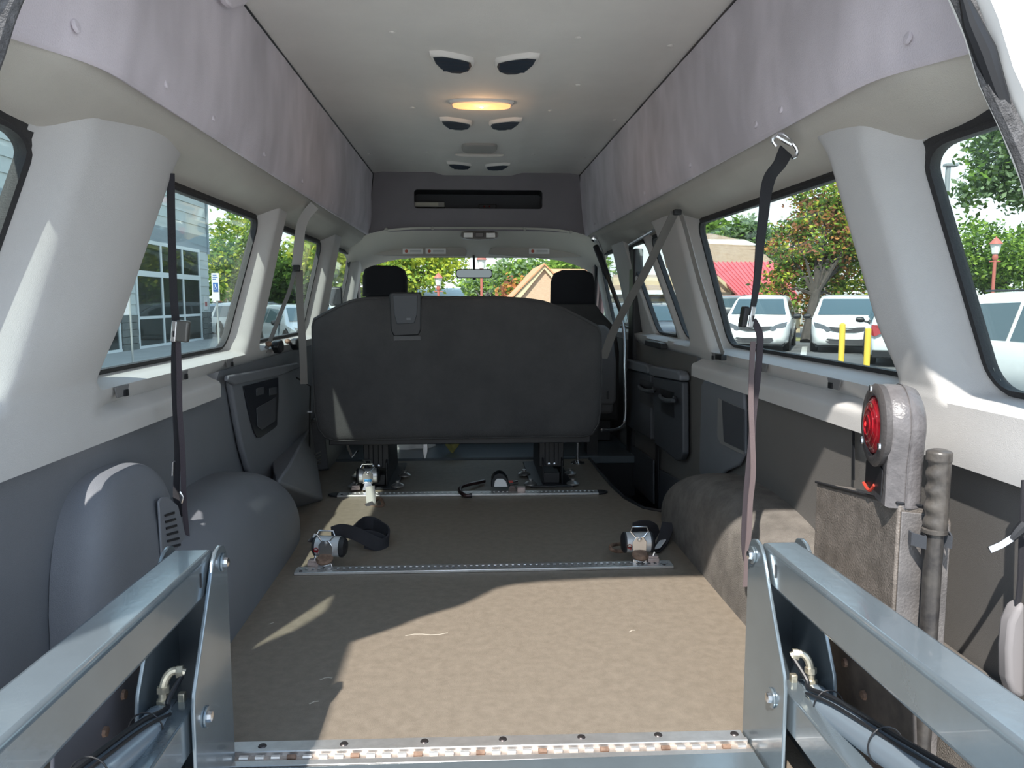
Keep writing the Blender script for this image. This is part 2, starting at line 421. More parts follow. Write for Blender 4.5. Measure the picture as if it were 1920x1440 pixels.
# ceiling
ceil = struct('ceiling', 'raised van roof lined in grey with a central air duct', (0, 3, 1.67), 'ceiling')
def cz(x, y):
    c = sstep(0.30, 0.20, abs(x))
    z = 1.672 + 0.004 * noise.noise(V((x * 2, y * 2, 1)))
    side = sstep(3.75, 4.3, y) * 0.008
    z += side * (1 - c) * sstep(0.66, 0.60, abs(x))
    z -= 0.012 * c * sstep(2.2, 2.45, y)
    return z
obj('headliner', MB().grid(lambda u, v: V((lerp(-0.668, 0.668, v), lerp(1.12, 5.07, u), cz(lerp(-0.668, 0.668, v), lerp(1.12, 5.07, u)))), 120, 60), M_ceil, ceil, sharp=60)
for s in (-1, 1):
    obj('edge_seam', MB().tube([V((s * 0.661, y, 1.668)) for y in (1.14, 2, 3, 4, 5.04)], 0.004, 6), M_black, ceil)
for px, py in ((1257, 90), (735, 65), (1084, 73), (1153, 227), (774, 205), (1032, 211), (1083, 162), (1096, 300), (1000, 294), (799, 290), (692, 293)):
    p = aZ(px, py, 1.665); p.z = cz(p.x, p.y)
    obj('headliner_button', MB().lathe([(0.010, 0.001), (0.010, -0.002), (0.006, -0.004), (0, -0.0045)], p, (0, 0, 1), 12), M_ceil, ceil)
knob = aZ(432, 2, 1.55); knob = V((-0.64, 1.62, 1.60))

# outer skin of the raised roof and body above the windows
shell = struct('exterior_shell', 'white outer skin of the van around the rear doorway', (0, 1.1, 0), 'van body')
sk = [(0.955, 0.55), (0.985, 0.70), (0.90, 1.22), (0.86, 1.30), (0.80, 1.55), (0.72, 1.72), (0.5, 1.79), (0, 1.82)]
full = [V((-x, 0, z)) for x, z in sk] + [V((x, 0, z)) for x, z in reversed(sk[:-1])]
top = [p for p in full if p.z > 1.2]
obj('roof_skin', MB().loft([[p + V((0, y, 0)) for p in top] for y in (1.10, 2, 3, 4, 5.04)], closed=False), M_white, shell, solid=0.01)
for s in (-1, 1):
    obj('body_side', MB().bb((s * 0.955, 1.12, -0.45), (s * 0.985, 5.6, 0.66)), M_white, shell)
    obj('roof_gutter', MB().bb((s * 0.86, 4.85, 1.20), (s * 0.90, 5.5, 1.24)), M_white, shell)
# rear door frame
half = [(0.868, -0.03), (0.868, 0.35), (0.862, 0.74), (0.825, 0.92), (0.780, 1.05), (0.744, 1.122), (0.705, 1.19), (0.678, 1.258), (0.646, 1.318), (0.590, 1.40), (0.565, 1.50), (0.54, 1.575), (0.50, 1.612), (0.42, 1.64), (0.25, 1.66), (0, 1.665)]
ohalf = [(0.99, -0.45), (0.99, 0.35), (0.985, 0.80), (0.965, 0.95), (0.95, 1.06), (0.93, 1.125), (0.915, 1.19), (0.90, 1.258), (0.885, 1.318), (0.86, 1.42), (0.83, 1.54), (0.79, 1.66), (0.72, 1.74), (0.50, 1.80), (0.25, 1.815), (0, 1.82)]
def mir(h): return [(-x, z) for x, z in h] + [(x, z) for x, z in reversed(h[:-1])]
inn, out = mir(half), mir(ohalf)
fr = MB().loft([[V((x, 1.15, z)) for x, z in inn], [V((x * 1.01, 1.085, z + 0.004)) for x, z in inn], [V((lerp(x, X, .35), 1.065, lerp(z, Z, .35))) for (x, z), (X, Z) in zip(inn, out)], [V((lerp(x, X, .85), 1.06, lerp(z, Z, .85))) for (x, z), (X, Z) in zip(inn, out)], [V((X, 1.09, Z)) for X, Z in out], [V((X, 1.15, Z)) for X, Z in out], [V((x, 1.15, z)) for x, z in inn]], closed=False)
obj('rear_door_frame', fr, M_white, shell, sharp=60)
ws = MB().tube(curve_pts([V((x * 0.992, 1.115, z - 0.004)) for x, z in inn], 4), 0.014, 8)
obj('weatherstrip', ws, mat('grey_weatherstrip', (0.10, 0.10, 0.105), 0.8, bump=0.8, bscale=400, var=0.4, vscale=60), shell)
p = V((0.716, 1.10, 1.235))
obj('door_seal_clip', MB().tube([V((0.640, 1.100, 1.300)), V((0.660, 1.105, 1.262)), V((0.682, 1.105, 1.222)), V((0.708, 1.11, 1.172)), V((0.742, 1.112, 1.115))], [0.005, 0.012, 0.015, 0.012, 0.004], 10), M_black, shell)
obj('latch_striker', MB().prism([V((-0.675, 1.10, 1.325)), V((-0.652, 1.10, 1.33)), V((-0.647, 1.10, 1.295)), V((-0.662, 1.10, 1.27)), V((-0.688, 1.10, 1.262))], (0, 0.03, 0)), mat('dark_blue_grey_metal', (0.05, 0.07, 0.10), 0.4, 0.5), shell, bevel=0.003)

# floor ---------------------------------------------------------
floor = struct('floor', 'worn brown-grey vinyl van floor', (0, 2.6, 0), 'floor')
swl = [(0.865, 3.04), (0.75, 3.05), (0.67, 3.12), (0.625, 3.28), (0.608, 3.5), (0.603, 3.8), (0.600, 4.14)]
poly = [V((-0.865, 1.10, 0)), V((0.865, 1.10, 0))] + [V((x, y, 0)) for x, y in swl] + [V((-0.865, 4.14, 0))]
obj('vinyl_sheet', MB().prism(poly, (0, 0, -0.03)), M_floor, floor)
obj('cab_floor', MB().bb((-0.865, 4.15, 0.012), (0.865, 5.8, -0.03)), M_floor2, floor, bevel=0.005)
obj('floor_step', MB().bb((-0.865, 4.135, -0.03), (0.605, 4.152, -0.004)), M_black, floor)
st = MB(); st.bb((0.60, 3.04, -0.24), (0.87, 4.2, -0.22))
for k in range(12): st.bb((0.64 + 0.018 * k, 3.10, -0.221), (0.648 + 0.018 * k, 4.15, -0.212))
st.bb((0.585, 3.04, -0.22), (0.602, 4.2, -0.032)); st.bb((0.60, 3.02, -0.24), (0.87, 3.035, -0.03)); st.bb((0.866, 3.0, -0.24), (0.90, 4.25, 0.02)); st.bb((0.6, 4.19, -0.24), (0.87, 4.21, -0.0))
obj('step_well', st, M_black, floor)
obj('step_well_edge', MB().tube([V((x, y, 0.002)) for x, y in swl], 0.008, 6), M_black, floor)
obj('chassis_rail', MB().bb((-0.95, 1.10, -0.25), (0.58, 5.6, -0.035)), M_black, floor)

# bulkhead with storage slot --------------------------------------
wf = struct('wall_front', 'mauve grey overhead bulkhead with a dark letterbox slot', (0, 4.9, 1.32), 'bulkhead')
sa, sb = aY(776, 355, 5.04), aY(1017, 392, 5.04)
cx, cz_ = (sa.x + sb.x) / 2, (sa.z + sb.z) / 2
inner = [(cx + x, cz_ + z) for x, z in rrect(abs(sb.x - sa.x), abs(sa.z - sb.z), 0.022, 6)]
def outer_pt(x, z):
    dx, dz = x - cx, z - cz_
    return None
def bbot(x): return 1.322 - 0.028 * (x / 0.7) ** 2
O = []
nq = len(inner)
hw = abs(sb.x - sa.x) / 2
for k, (x, z) in enumerate(inner):
    q = k // 7; t = (k % 7) / 6.0
    if q == 0: o = (0.69, lerp(cz_, 1.68, t * 2)) if t <= .5 else (lerp(0.69, hw, (t - .5) * 2), 1.73)
    elif q == 1: o = (lerp(-hw, -0.69, t * 2), 1.73) if t <= .5 else (-0.69, lerp(1.68, cz_, (t - .5) * 2))
    elif q == 2: o = (-0.70, lerp(cz_, 1.322, t * 2)) if t <= .5 else (lerp(-0.70, -hw, (t - .5) * 2), 1.322)
    else: o = (lerp(hw, 0.70, t * 2), 1.322) if t <= .5 else (0.70, lerp(1.322, cz_, (t - .5) * 2))
    x_, z_ = o
    if z_ < 1.33: z_ = bbot(x_)
    O.append((x_, z_))
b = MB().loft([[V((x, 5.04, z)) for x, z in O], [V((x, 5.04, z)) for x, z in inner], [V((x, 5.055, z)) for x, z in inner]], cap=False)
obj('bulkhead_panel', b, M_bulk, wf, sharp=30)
n = MB().loft([[V((x, 5.054, z)) for x, z in inner], [V((cx + (x - cx) * 1.05, 5.36, cz_ + (z - cz_) * 1.2)) for x, z in inner]], cap=False)
n.add([V((cx + (x - cx) * 1.05, 5.36, cz_ + (z - cz_) * 1.2)) for x, z in inner], [tuple(range(nq))])
obj('storage_shelf', n, M_darker, wf)
for s in (-1, 1): obj('corner_seam', MB().tube([V((s * 0.66, 5.037, 1.67)), V((s * 0.697, 5.037, 1.31))], 0.004, 6), M_black, wf)
# cab headliner
cab = struct('trim_1', 'beige cab headliner above the windscreen', (0, 5.1, 1.25), 'trim')
def ch(u, v):
    x = lerp(-0.86, 0.86, u); k = abs(x / 0.86)
    y = 5.02 + 0.52 * v - 0.03 * math.sin(PI * v)
    return V((x, y, 1.335 - 0.165 * v ** 0.8 - 0.14 * k ** 5 + 0.012 * math.sin(PI * v)))
obj('cab_headliner', MB().grid(ch, 40, 16), mat('lit_cab_headliner', (0.60, 0.57, 0.51), 0.85, bump=.3, bscale=500), cab, sharp=60)  # windscreen light on the headliner is put into this paler beige
obj('cab_roof', MB().bb((-0.9, 5.05, 1.36), (0.9, 5.6, 1.38)), M_white, cab)
obj('cab_roof_front', MB().bb((-0.9, 5.57, 1.19), (0.9, 5.59, 1.37)), M_white, cab)
for px, py in ((724, 430), (811, 428), (984, 429), (1070, 435)):
    p = aY(px, py, 5.015)
    obj('headliner_button', MB().lathe([(0.012, 0), (0.010, 0.004), (0, 0.006)], p, (0, -1, -0.4), 10), M_beige, cab)
for s in (-1, 1):
    t = struct('trim_%d' % (3 if s < 0 else 4), ('left' if s < 0 else 'right') + ' windscreen pillar trim', (s * 0.86, 5.5, 0.9), 'trim')
    path = curve_pts([V((s * 0.80, 5.32, 1.20)), V((s * 0.845, 5.42, 1.12)), V((s * 0.875, 5.62, 0.90)), V((s * 0.885, 5.75, 0.70))], 5)
    obj('pillar_trim', MB().tube(path, 0.042, 10), mat('pinkish_grey_trim', (0.50, 0.42, 0.39), 0.7), t)
    obj('door_seal', MB().tube([p + V((-s * 0.02, -0.06, 0)) for p in path], 0.012, 8), M_rubber, t)
    obj('door_frame', MB().tube([p + V((s * 0.02, -0.11, 0)) for p in path], 0.022, 8), mat('maroon_brown_trim', (0.16, 0.11, 0.11), 0.6), t)
# windscreen, dashboard, firewall
wn += 1
W = struct('window_%d' % wn, 'windscreen seen over the seats', (0, 5.6, 0.8), 'window')
obj('pane', MB().prism([V((-0.84, 5.56, 1.19)), V((0.84, 5.56, 1.19)), V((0.88, 5.90, 0.76)), V((-0.88, 5.90, 0.76))], (0, 0.004, 0.004)), M_wind, W)
obj('gasket', MB().tube([V((-0.84, 5.56, 1.18)), V((0.84, 5.56, 1.18))], 0.012, 8), M_rubber, W)
dash = thing('dashboard', 'dark dashboard under the windscreen, seen only below the bench', 'dashboard', (0, 5.5, 0))
obj('dash_top', MB().prism([V((-0.85, 5.25, 0.66)), V((-0.85, 5.35, 0.74)), V((-0.85, 5.90, 0.76)), V((-0.85, 5.90, 0.2)), V((-0.85, 5.35, 0.25))], (1.70, 0, 0)), M_darker, dash, bevel=0.02)
obj('engine_cover', MB().prism([V((-0.27, 4.75, 0)), V((-0.22, 4.80, 0.34)), V((0.22, 4.80, 0.34)), V((0.27, 4.75, 0))], (0, 0.62, 0.05)), M_darker, dash, bevel=0.03, seg=3)
stag(obj('firewall', MB().bb((-0.93, 5.93, -0.1), (0.93, 5.97, 0.77)), M_black), 'black bulkhead behind the dashboard', 'bulkhead')

# wheel housings ----------------------------------------------------
def hump(s, xi, xw, y0, y1, h, e=0.55, ea=2.8):
    def fn(u, v):
        t = u * 2 - 1; hh = h * max(0.0, 1 - abs(t) ** ea) ** (1 / ea)
        th = v * PI / 2
        ins = 0.05 * abs(t) ** 6
        x = xw - (xw - xi - ins) * (math.cos(th) ** e if math.cos(th) > 1e-6 else 0); z = hh * math.sin(th) ** e
        return V((s * x, lerp(y0, y1, u), z - 0.002))
    return MB().grid(fn, 48, 24)
obj('wheel_housing', hump(-1, 0.668, 0.875, 1.50, 2.93, 0.335, 0.66, 2.3), M_dark, walls[-1], sharp=60)
obj('wheel_housing', hump(1, 0.680, 0.875, 1.60, 3.04, 0.285, 0.55, 2.1), M_carpet, walls[1], sharp=60)['label'] = 'wheel housing covered in worn grey carpet'

# the left rear door, swung open beside the doorway (out of the frame, its shadow falls on the floor)
dl = struct('door_1', 'left rear door of the van swung open', (-0.9, 1.05, 0), 'door')
X0, X1 = -0.985, -0.935
da, db, dz0, dz1 = 0.22, 1.04, -0.45, 1.60
dw = [0.26, 0.70, 0.80, 1.15]
obj('door_skin', MB().bb((X0, da, dz0), (X1, db, dw[2])).bb((X0, da, dw[3]), (X1, db, dz1)).bb((X0, da, dw[2]), (X1, dw[0], dw[3])).bb((X0, dw[1], dw[2]), (X1, db, dw[3])), M_white, dl)
obj('pane', MB().bb((-0.962, dw[0], dw[2]), (-0.957, dw[1], dw[3])), M_glass, dl)

obj('bonnet', MB().prism([V((-.85, 5.93, .70)), V((-.82, 6.75, .62)), V((.82, 6.75, .62)), V((.85, 5.93, .70))], (0, 0, .05)), M_white, shell, bevel=.02)
# ================================================================ FIXTURES AND SEATS
# ceiling vents: a beige half-moon bezel round a dark louvred mouth
vo = [aZ(x, y, 1.655) for x, y in ((815, 101), (833, 100), (852, 103), (872, 107), (885, 111), (887, 118), (881, 127), (866, 132), (849, 131), (831, 124), (820, 113))]
vc = sum(vo, V((0, 0, 0))) / len(vo)
vl = [p - vc for p in vo]
def vent(c, mirror, label):
    t = thing('ceiling_vent', label, 'air vent', c, 'louvred vents along the ceiling duct')
    q = [V((-p.x if mirror else p.x, p.y, 0)) for p in vl]
    def ring(k, z): return [c + V((p.x * k, p.y * k, z)) for p in q]
    obj('bezel', MB().loft([ring(1.20, 0.006), ring(1.14, -0.010), ring(1.05, -0.0135), ring(1.0, -0.0135), ring(0.99, 0.004)], cap=False), M_ceil, t, sharp=70)
    obj('cup', MB().loft([ring(1.01, -0.0135), ring(0.93, -0.0115)]), mat('navy_vent_plastic', (0.018, 0.024, 0.04), 0.5), t)
    ys = [p.y for p in q]
    for k in range(4):
        y = lerp(min(ys), max(ys), (k + 0.9) / 5.2)
        xs = []
        for i in range(len(q)):
            a, b = q[i], q[(i + 1) % len(q)]
            if (a.y - y) * (b.y - y) < 0: xs.append(lerp(a.x, b.x, (y - a.y) / (b.y - a.y)))
        if len(xs) < 2: continue
        x0, x1 = min(xs) * .9, max(xs) * .9
        obj('slat', MB().prism([c + V((x0, y - 0.006, -0.013)), c + V((x0, y + 0.010, -0.017)), c + V((x0, y + 0.012, -0.015)), c + V((x0, y - 0.004, -0.011))], (x1 - x0, 0, 0)), mat('navy_vent_slat', (0.035, 0.045, 0.065), 0.45), t)
k = 0
for (px, py), m, w in (((851, 116), 0, 'left vent of the pair nearest the rear doorway'), ((965, 118), 1, 'right vent of the pair nearest the rear doorway'),
                       ((857, 231), 0, 'left vent of the middle pair, just beyond the lit lamp'), ((945, 232), 1, 'right vent of the middle pair, just beyond the lit lamp'),
                       ((863, 310), 0, 'left vent of the foremost pair by the overhead bulkhead'), ((931, 311), 1, 'right vent of the foremost pair by the overhead bulkhead')):
    c = aZ(px, py, 1.655); c.z = cz(c.x, c.y) - 0.001
    vent(c, m, 'dark half-moon louvred ceiling vent, ' + w)
# lit dome lamp
c = aZ(903, 197, 1.65); c.z = cz(c.x, c.y)
t = thing('dome_lamp', 'lit amber oval dome lamp on the ceiling between two pairs of vents', 'lamp', c)
def oval(w, d, z, n=24, e=0.75): return [c + V((w / 2 * math.copysign(abs(math.cos(a)) ** e, math.cos(a)), d / 2 * math.copysign(abs(math.sin(a)) ** e, math.sin(a)), z)) for a in [2 * PI * i / n for i in range(n)]]
obj('bezel', MB().loft([oval(0.27, 0.115, 0.004), oval(0.255, 0.105, -0.010), oval(0.238, 0.09, -0.012)]), M_ceil, t)
ln = obj('lens', MB().loft([oval(0.236, 0.088, -0.010), oval(0.230, 0.080, -0.020), oval(0.20, 0.055, -0.025)]), M_orange, t)
obj('bulb', MB().lathe([(0.0, -0.014), (0.012, -0.009), (0.016, 0), (0.012, 0.004)], c + V((0, -0.012, -0.014)), (0, 0, 1), 12), M_bulb, t)
ld = bpy.data.lights.new('dome_light', 'POINT'); ld.energy = 0.35; ld.color = (1, 0.6, 0.3); ld.shadow_soft_size = 0.04
lo = bpy.data.objects.new('dome_light', ld); lo.location = V((0, 0, -0.07)); lo.parent = t; COL.objects.link(lo)
# unlit lamp
c = aZ(899, 280, 1.65); c.z = cz(c.x, c.y)
t = thing('dome_lamp', 'unlit grey ceiling lamp with a bright lens strip near the bulkhead', 'lamp', c)
obj('housing', MB().loft([oval(0.19, 0.24, 0.004, 28, .5), oval(0.175, 0.22, -0.012, 28, .5), oval(0.16, 0.20, -0.014, 28, .5)]), mat('grey_lamp_plastic', (0.33, 0.31, 0.29), 0.6), t)
c2 = aZ(899, 291, 1.64)
obj('lens', MB().tube([c2 + V((x, 0.006 - 0.10 * (x ** 2) * 8, 0.0)) for x in (-0.13, -0.1, -0.05, 0, 0.05, 0.1, 0.13)], [0.004, 0.009, 0.011, 0.011, 0.011, 0.009, 0.004], 10), M_lens, t)
# cab map light
c = aY(899, 441, 5.06)
t = thing('map_light', 'oval twin map light on the beige cab headliner', 'lamp', c)
def ov2(w, h, y): return [c + V((w / 2 * math.copysign(abs(math.cos(a)) ** .6, math.cos(a)), y + 0.25 * h / 2 * math.sin(a), h / 2 * math.copysign(abs(math.sin(a)) ** .6, math.sin(a)))) for a in [2 * PI * i / 24 for i in range(24)]]
obj('housing', MB().loft([ov2(0.245, 0.062, 0.02), ov2(0.235, 0.056, -0.012), ov2(0.22, 0.045, -0.016)]), mat('brown_grey_lamp', (0.20, 0.18, 0.17), 0.5), t)
for x in (-0.072, 0.072): obj('lens', MB().box(c + V((x, -0.02, -0.002)), (0.06, 0.006, 0.032)), M_lens, t, bevel=0.004)
obj('switch', MB().box(c + V((0, -0.02, 0)), (0.055, 0.006, 0.03)), mat('dark_smoked_plastic', (0.07, 0.06, 0.06), 0.3), t, bevel=0.003)
# visors
for nm, pts, lb in (('l', ((685, 478), (683, 468), (695, 461), (730, 458), (845, 458), (866, 461), (876, 470), (874, 480), (780, 481)), 'sun visor with two warning stickers, on the driver side'),
                ('r', ((916, 477), (918, 468), (930, 460), (1010, 458), (1085, 461), (1102, 469), (1106, 482), (1010, 484)), 'sun visor with a single warning sticker, on the passenger side')):
    P = [aY(x, y, 5.34) for x, y in pts]
    t = thing('sun_visor', 'folded beige ' + lb, 'sun visor', sum(P, V()) / len(P))
    obj('visor_panel', MB().prism(P, (0, 0.022, 0)), mat('visor_vinyl', (0.42, 0.39, 0.36), 0.8, bump=.3, bscale=400), t, bevel=0.008, seg=3)
    for x in ((774, 817) if nm == 'l' else (1011,)):
        a, b2 = aY(x - 19, 466, 5.332), aY(x + 19, 476, 5.332)
        s_ = obj('warning_sticker', MB().bb(a, (b2.x, 5.336, b2.z)), M_whitep, t)
        obj('sticker_mark', MB().lathe([(0.0, 0), (0.011, 0.0005), (0.011, -0.0005)], (a.x + 0.025, 5.3305, (a.z + b2.z) / 2), (0, -1, 0), 12), mat('sticker_red', (0.5, 0.12, 0.08), .6), s_, local=False)
        ln_ = MB()
        for q in range(3): ln_.bb((a.x + 0.05, 5.3308, a.z - 0.010 - 0.009 * q), (b2.x - 0.012, 5.3312, a.z - 0.013 - 0.009 * q))
        obj('sticker_lines', ln_, mat('sticker_grey', (0.35, 0.35, 0.36), .6), s_)
# inner mirror
c = aY(889, 513, 5.1)
t = thing('rearview_mirror', 'wide black rear-view mirror hanging in the windscreen', 'mirror', c)
w = 68 * 5.1 / F; h = 17 * 5.1 / F
obj('mirror_shell', MB().prism([c + V((x, 0, z)) for x, z in rrect(w, h, 0.022)], (0, 0.03, 0)), M_black, t, bevel=0.004)
obj('mirror_glass', MB().prism([c + V((x, -0.003, z)) for x, z in rrect(w - .012, h - .012, 0.018)], (0, 0.002, 0)), mat('mirror_dimmed', (0.13, 0.145, 0.15), 0.08, 1.0), t)
obj('mirror_stem', MB().tube([c + V((0, 0.02, 0.02)), c + V((0, 0.14, 0.10)), V((c.x, 5.52, 1.18))], 0.008, 8), M_black, t)
obj('adjuster', MB().cyl(c + V((0, 0.01, -h / 2 + .002)), c + V((0, 0.01, -h / 2 - 0.010)), 0.010, 10), M_black, t)
# things in the overhead slot
a = aY(780, 372, 5.12)
t = thing('papers', 'clear folder of papers lying in the overhead bulkhead slot', 'folder', (a.x, 5.0, 1.40))
fl = aY(800, 390, 5.10).z
obj('folder', MB().box((aY(805, 384, 5.12).x, 5.18, fl + 0.022), (0.20, 0.16, 0.034)), mat('grey_folder', (0.25, 0.24, 0.22), 0.4), t, bevel=0.004)
obj('sheet', MB().box((aY(800, 384, 5.1).x, 5.095, fl + 0.022), (0.15, 0.004, 0.022)), mat('paper_yellowed', (0.42, 0.40, 0.33), 0.6), t)
t = thing('indicator_lamps', 'pair of tiny red indicator lights inside the dark overhead slot', 'indicator light', aY(913, 386, 5.29))
for dx in (-5, 5): obj('indicator', MB().lathe([(0, -0.004), (0.006, 0), (0.006, 0.01)], aY(913 + dx, 387, 5.28), (0, 1, 0), 8), mat('dim_red', (0.25, 0.01, 0.01), 0.4), t)
obj('module', MB().bb(aY(898, 383, 5.31), aY(930, 392, 5.34)), M_black, t, bevel=0.003)
# ceiling corner catch at top left
kb = [aX(x, y, -0.655) for x, y in ((408, -6), (413, 6), (424, 15), (446, 10), (456, -2), (452, -12))]
obj('roof_latch_cover', MB().prism(kb, (0.02, 0, 0)), M_vinyl, walls[-1], bevel=0.005)

# bench -------------------------------------------------------------
YB = 3.32
bo = [(584, 597), (596, 590), (630, 572), (655, 562), (680, 557), (760, 555), (930, 555), (985, 558), (1020, 563), (1060, 577), (1100, 597), (1124, 610), (1131, 625), (1133, 700), (1130, 775), (1126, 800), (1115, 818), (1098, 823), (1000, 824), (800, 827), (700, 829), (625, 831), (605, 825), (592, 808), (585, 775), (581, 700), (580, 612)]
bt = thing('bench_seat', 'charcoal fabric three-seat bench turned back-on, bolted to the van floor', 'bench seat', (0, 3.62, 0))
P = [aY(x, y, YB) for x, y in bo]
cc = sum(P, V()) / len(P)
def br(k, y): return [V((cc.x + (p.x - cc.x) - math.copysign(min(abs(p.x - cc.x), k), p.x - cc.x), y, cc.z + (p.z - cc.z) - math.copysign(min(abs(p.z - cc.z), k), p.z - cc.z))) for p in P]
obj('backrest', MB().loft([br(0.05, YB + 0.002), br(0.022, YB + 0.006), br(0.007, YB + 0.018), br(0.0, YB + 0.04), br(0.0, YB + 0.13), br(0.012, YB + 0.16), br(0.04, YB + 0.17)]), M_seat, bt, sharp=80)
se = MB().tube([p + V((0, -0.001, 0)) for p in br(0.008, YB + 0.018)], 0.0030, 6, closed=True)
obj('seam_piping', se, M_seat, bt)
obj('seat_cushion', MB().bb((P[0].x + 0.02, YB + 0.15, 0.28), (P[13].x - 0.02, YB + 0.62, 0.40)), M_seat, bt, bevel=0.04, seg=4)
obj('seat_frame', MB().bb((P[0].x + 0.05, YB + 0.05, 0.235), (P[13].x - 0.05, YB + 0.58, 0.28)), M_black, bt, bevel=0.004)
# belt outlet on the backrest
a = [aY(x, y, YB - 0.001) for x, y in ((730, 552), (734, 548), (786, 548), (790, 552), (790, 618), (785, 629), (738, 631), (732, 618))]
bg = obj('belt_guide', MB().prism(a, (0, 0.05, 0)), M_black, bt, bevel=0.006, seg=3)
a = [aY(x, y, YB - 0.004) for x, y in ((737, 553), (783, 553), (782, 590), (777, 606), (744, 608), (739, 590))]
obj('guide_cover', MB().prism(a, (0, 0.01, 0)), M_darker, bg, bevel=0.003)
obj('belt_slot', MB().bb(aY(762, 596, YB - 0.007), aY(770, 600, YB - 0.005)), M_dark, bg)
obj('belt_guide_lip', MB().prism([aY(x, y, YB - 0.002) for x, y in ((738, 630), (788, 630), (789, 638), (738, 639))], (0, 0.01, 0)), M_seat2, bt, bevel=0.002)
for px, sgn in ((707, -1), (1032, 1)):
    g = MB()
    top_ = aY(px, 826, 3.60); x = top_.x; w = 0.058
    g.bb((x - w, 3.55, 0.09), (x + w, 3.60, 0.25))
    g.bb((x - w * .55, 3.535, 0.10), (x - w * .2, 3.552, 0.24)); g.bb((x + w * .2, 3.535, 0.10), (x + w * .55, 3.552, 0.24))
    g.prism([V((x - 0.045, 3.53, 0.12)), V((x - 0.045, 3.53, 0.008)), V((x - 0.045, 4.05, 0.008)), V((x - 0.045, 4.02, 0.24)), V((x - 0.045, 3.70, 0.24))], (0.008, 0, 0))
    g.prism([V((x + 0.045, 3.53, 0.12)), V((x + 0.045, 3.53, 0.008)), V((x + 0.045, 4.05, 0.008)), V((x + 0.045, 4.02, 0.24)), V((x + 0.045, 3.70, 0.24))], (0.008, 0, 0))
    g.bb((x - 0.10, 3.50, 0), (x + 0.10, 4.05, 0.010)); g.bb((x - 0.04, 3.55, 0.01), (x + 0.04, 3.64, 0.06))
    lg = obj('seat_leg', g, M_black, bt, bevel=0.003)
    for dx, y in ((-0.10, 3.53), (0.10, 3.53), (0.115, 3.74), (-0.115, 3.74)):
        b = MB().lathe([(0.030, 0.0), (0.030, 0.006), (0.020, 0.013), (0.010, 0.018), (0.010, 0.026), (0, 0.027)], (x + dx, y, 0.009), (0, 0, 1), 14)
        obj('floor_clamp', b, mat('dull_zinc', (0.42, 0.41, 0.40), 0.4, 0.8), lg)
    for dx in (-0.013, 0.013):
        obj('pivot_bolt', MB().lathe([(0, -0.006), (0.007, -0.003), (0.007, 0.004)], (x + dx, 3.534, 0.105), (0, 1, 0), 10), M_steel, lg)
    if sgn < 0:
        obj('release_lever', MB().tube([aY(680, 863, 3.55), aY(695, 863, 3.53), aY(697, 875, 3.53), aY(696, 890, 3.53), aY(693, 895, 3.53)], 0.004, 6).tube([aY(682, 866, 3.55), aY(703, 878, 3.53)], 0.006, 6), mat('greenish_grey_steel', (0.25, 0.26, 0.24), 0.4, 0.6), bt)
# loose belts and clips under the bench
t = thing('seat_buckle', 'steel seat belt tongue hanging under the left of the bench', 'seat belt', aY(650, 830, 3.62))
obj('webbing', MB().ribbon([aY(649, 826, 3.62), aY(654, 842, 3.62), aY(660, 856, 3.60)], (1, 0, 0), 0.012, 0.002), M_webg, t)
obj('tongue', MB().ribbon([aY(660, 857, 3.60), aY(666, 851, 3.60), aY(671, 845, 3.60)], (0.6, 0.2, 0.6), 0.018, 0.002), M_steel, t)
t = thing('seat_buckle', 'small bright buckle dangling beside the left bench leg', 'seat belt', aY(684, 838, 3.62))
obj('tongue', MB().ribbon([aY(683, 837, 3.60), aY(688, 848, 3.60)], (1, 0.2, -0.4), 0.014, 0.003), M_steel, t)
obj('stalk', MB().tube([aY(681, 826, 3.62), aY(683, 838, 3.60)], 0.004, 6), M_black, t)
t = thing('seat_buckle', 'long bright steel buckle stalk hanging under the middle of the bench', 'seat belt', aY(796, 835, 3.60))
obj('stalk', MB().prism([aY(x, y, 3.60) for x, y in ((793, 825), (802, 825), (802, 846), (799, 860), (795, 860), (793, 846))], (0, 0.006, 0)), M_steel, t, bevel=0.002)
c = aZ(762, 868, 0.02)
t = thing('white_bag', 'white plastic bag on the cab floor behind the bench', 'bag', (aY(762, 850, 4.5).x, 4.5, 0.012))
def bag(u, v):
    a_ = 2 * PI * u; z = v * 0.17
    r = (0.135 + 0.02 * math.sin(3 * a_ + 2) + 0.012 * math.sin(7 * a_)) * math.cos(v * PI / 2 * .93) ** .5
    return V((aY(768, 850, 4.5).x + 1.0 * r * math.cos(a_), 4.5 + r * 0.8 * math.sin(a_), 0.013 + z))
obj('bag_body', MB().grid(bag, 28, 12), M_whitep, t, sharp=80)
obj('bag_handle', MB().ribbon(curve_pts([aY(735, 838, 4.45), aY(745, 850, 4.40), aY(765, 853, 4.39), aY(785, 848, 4.40)]), (0, 0.3, 1), 0.02, .002), M_darker, t)
t = thing('cloth_bundle', 'yellow cloth sticking out under the bench beside the buckle stalk', 'cloth', (aY(850, 840, 4.3).x, 4.3, 0.013))
def clo(u, v):
    a_ = 2 * PI * u; r = 0.05 * math.sin(max(0.03, v) * PI) ** .6 * (1 + .25 * math.sin(4 * a_ + v * 5))
    return V((aY(848, 840, 4.3).x + r * math.cos(a_) * (1.2 - .6 * (1 - v)), 4.3 + r * math.sin(a_), 0.013 + 0.16 * v))
obj('cloth', MB().grid(clo, 18, 12), mat('yellow_cloth', (0.50, 0.46, 0.16), 0.8, var=.2, vscale=20), t, sharp=80)
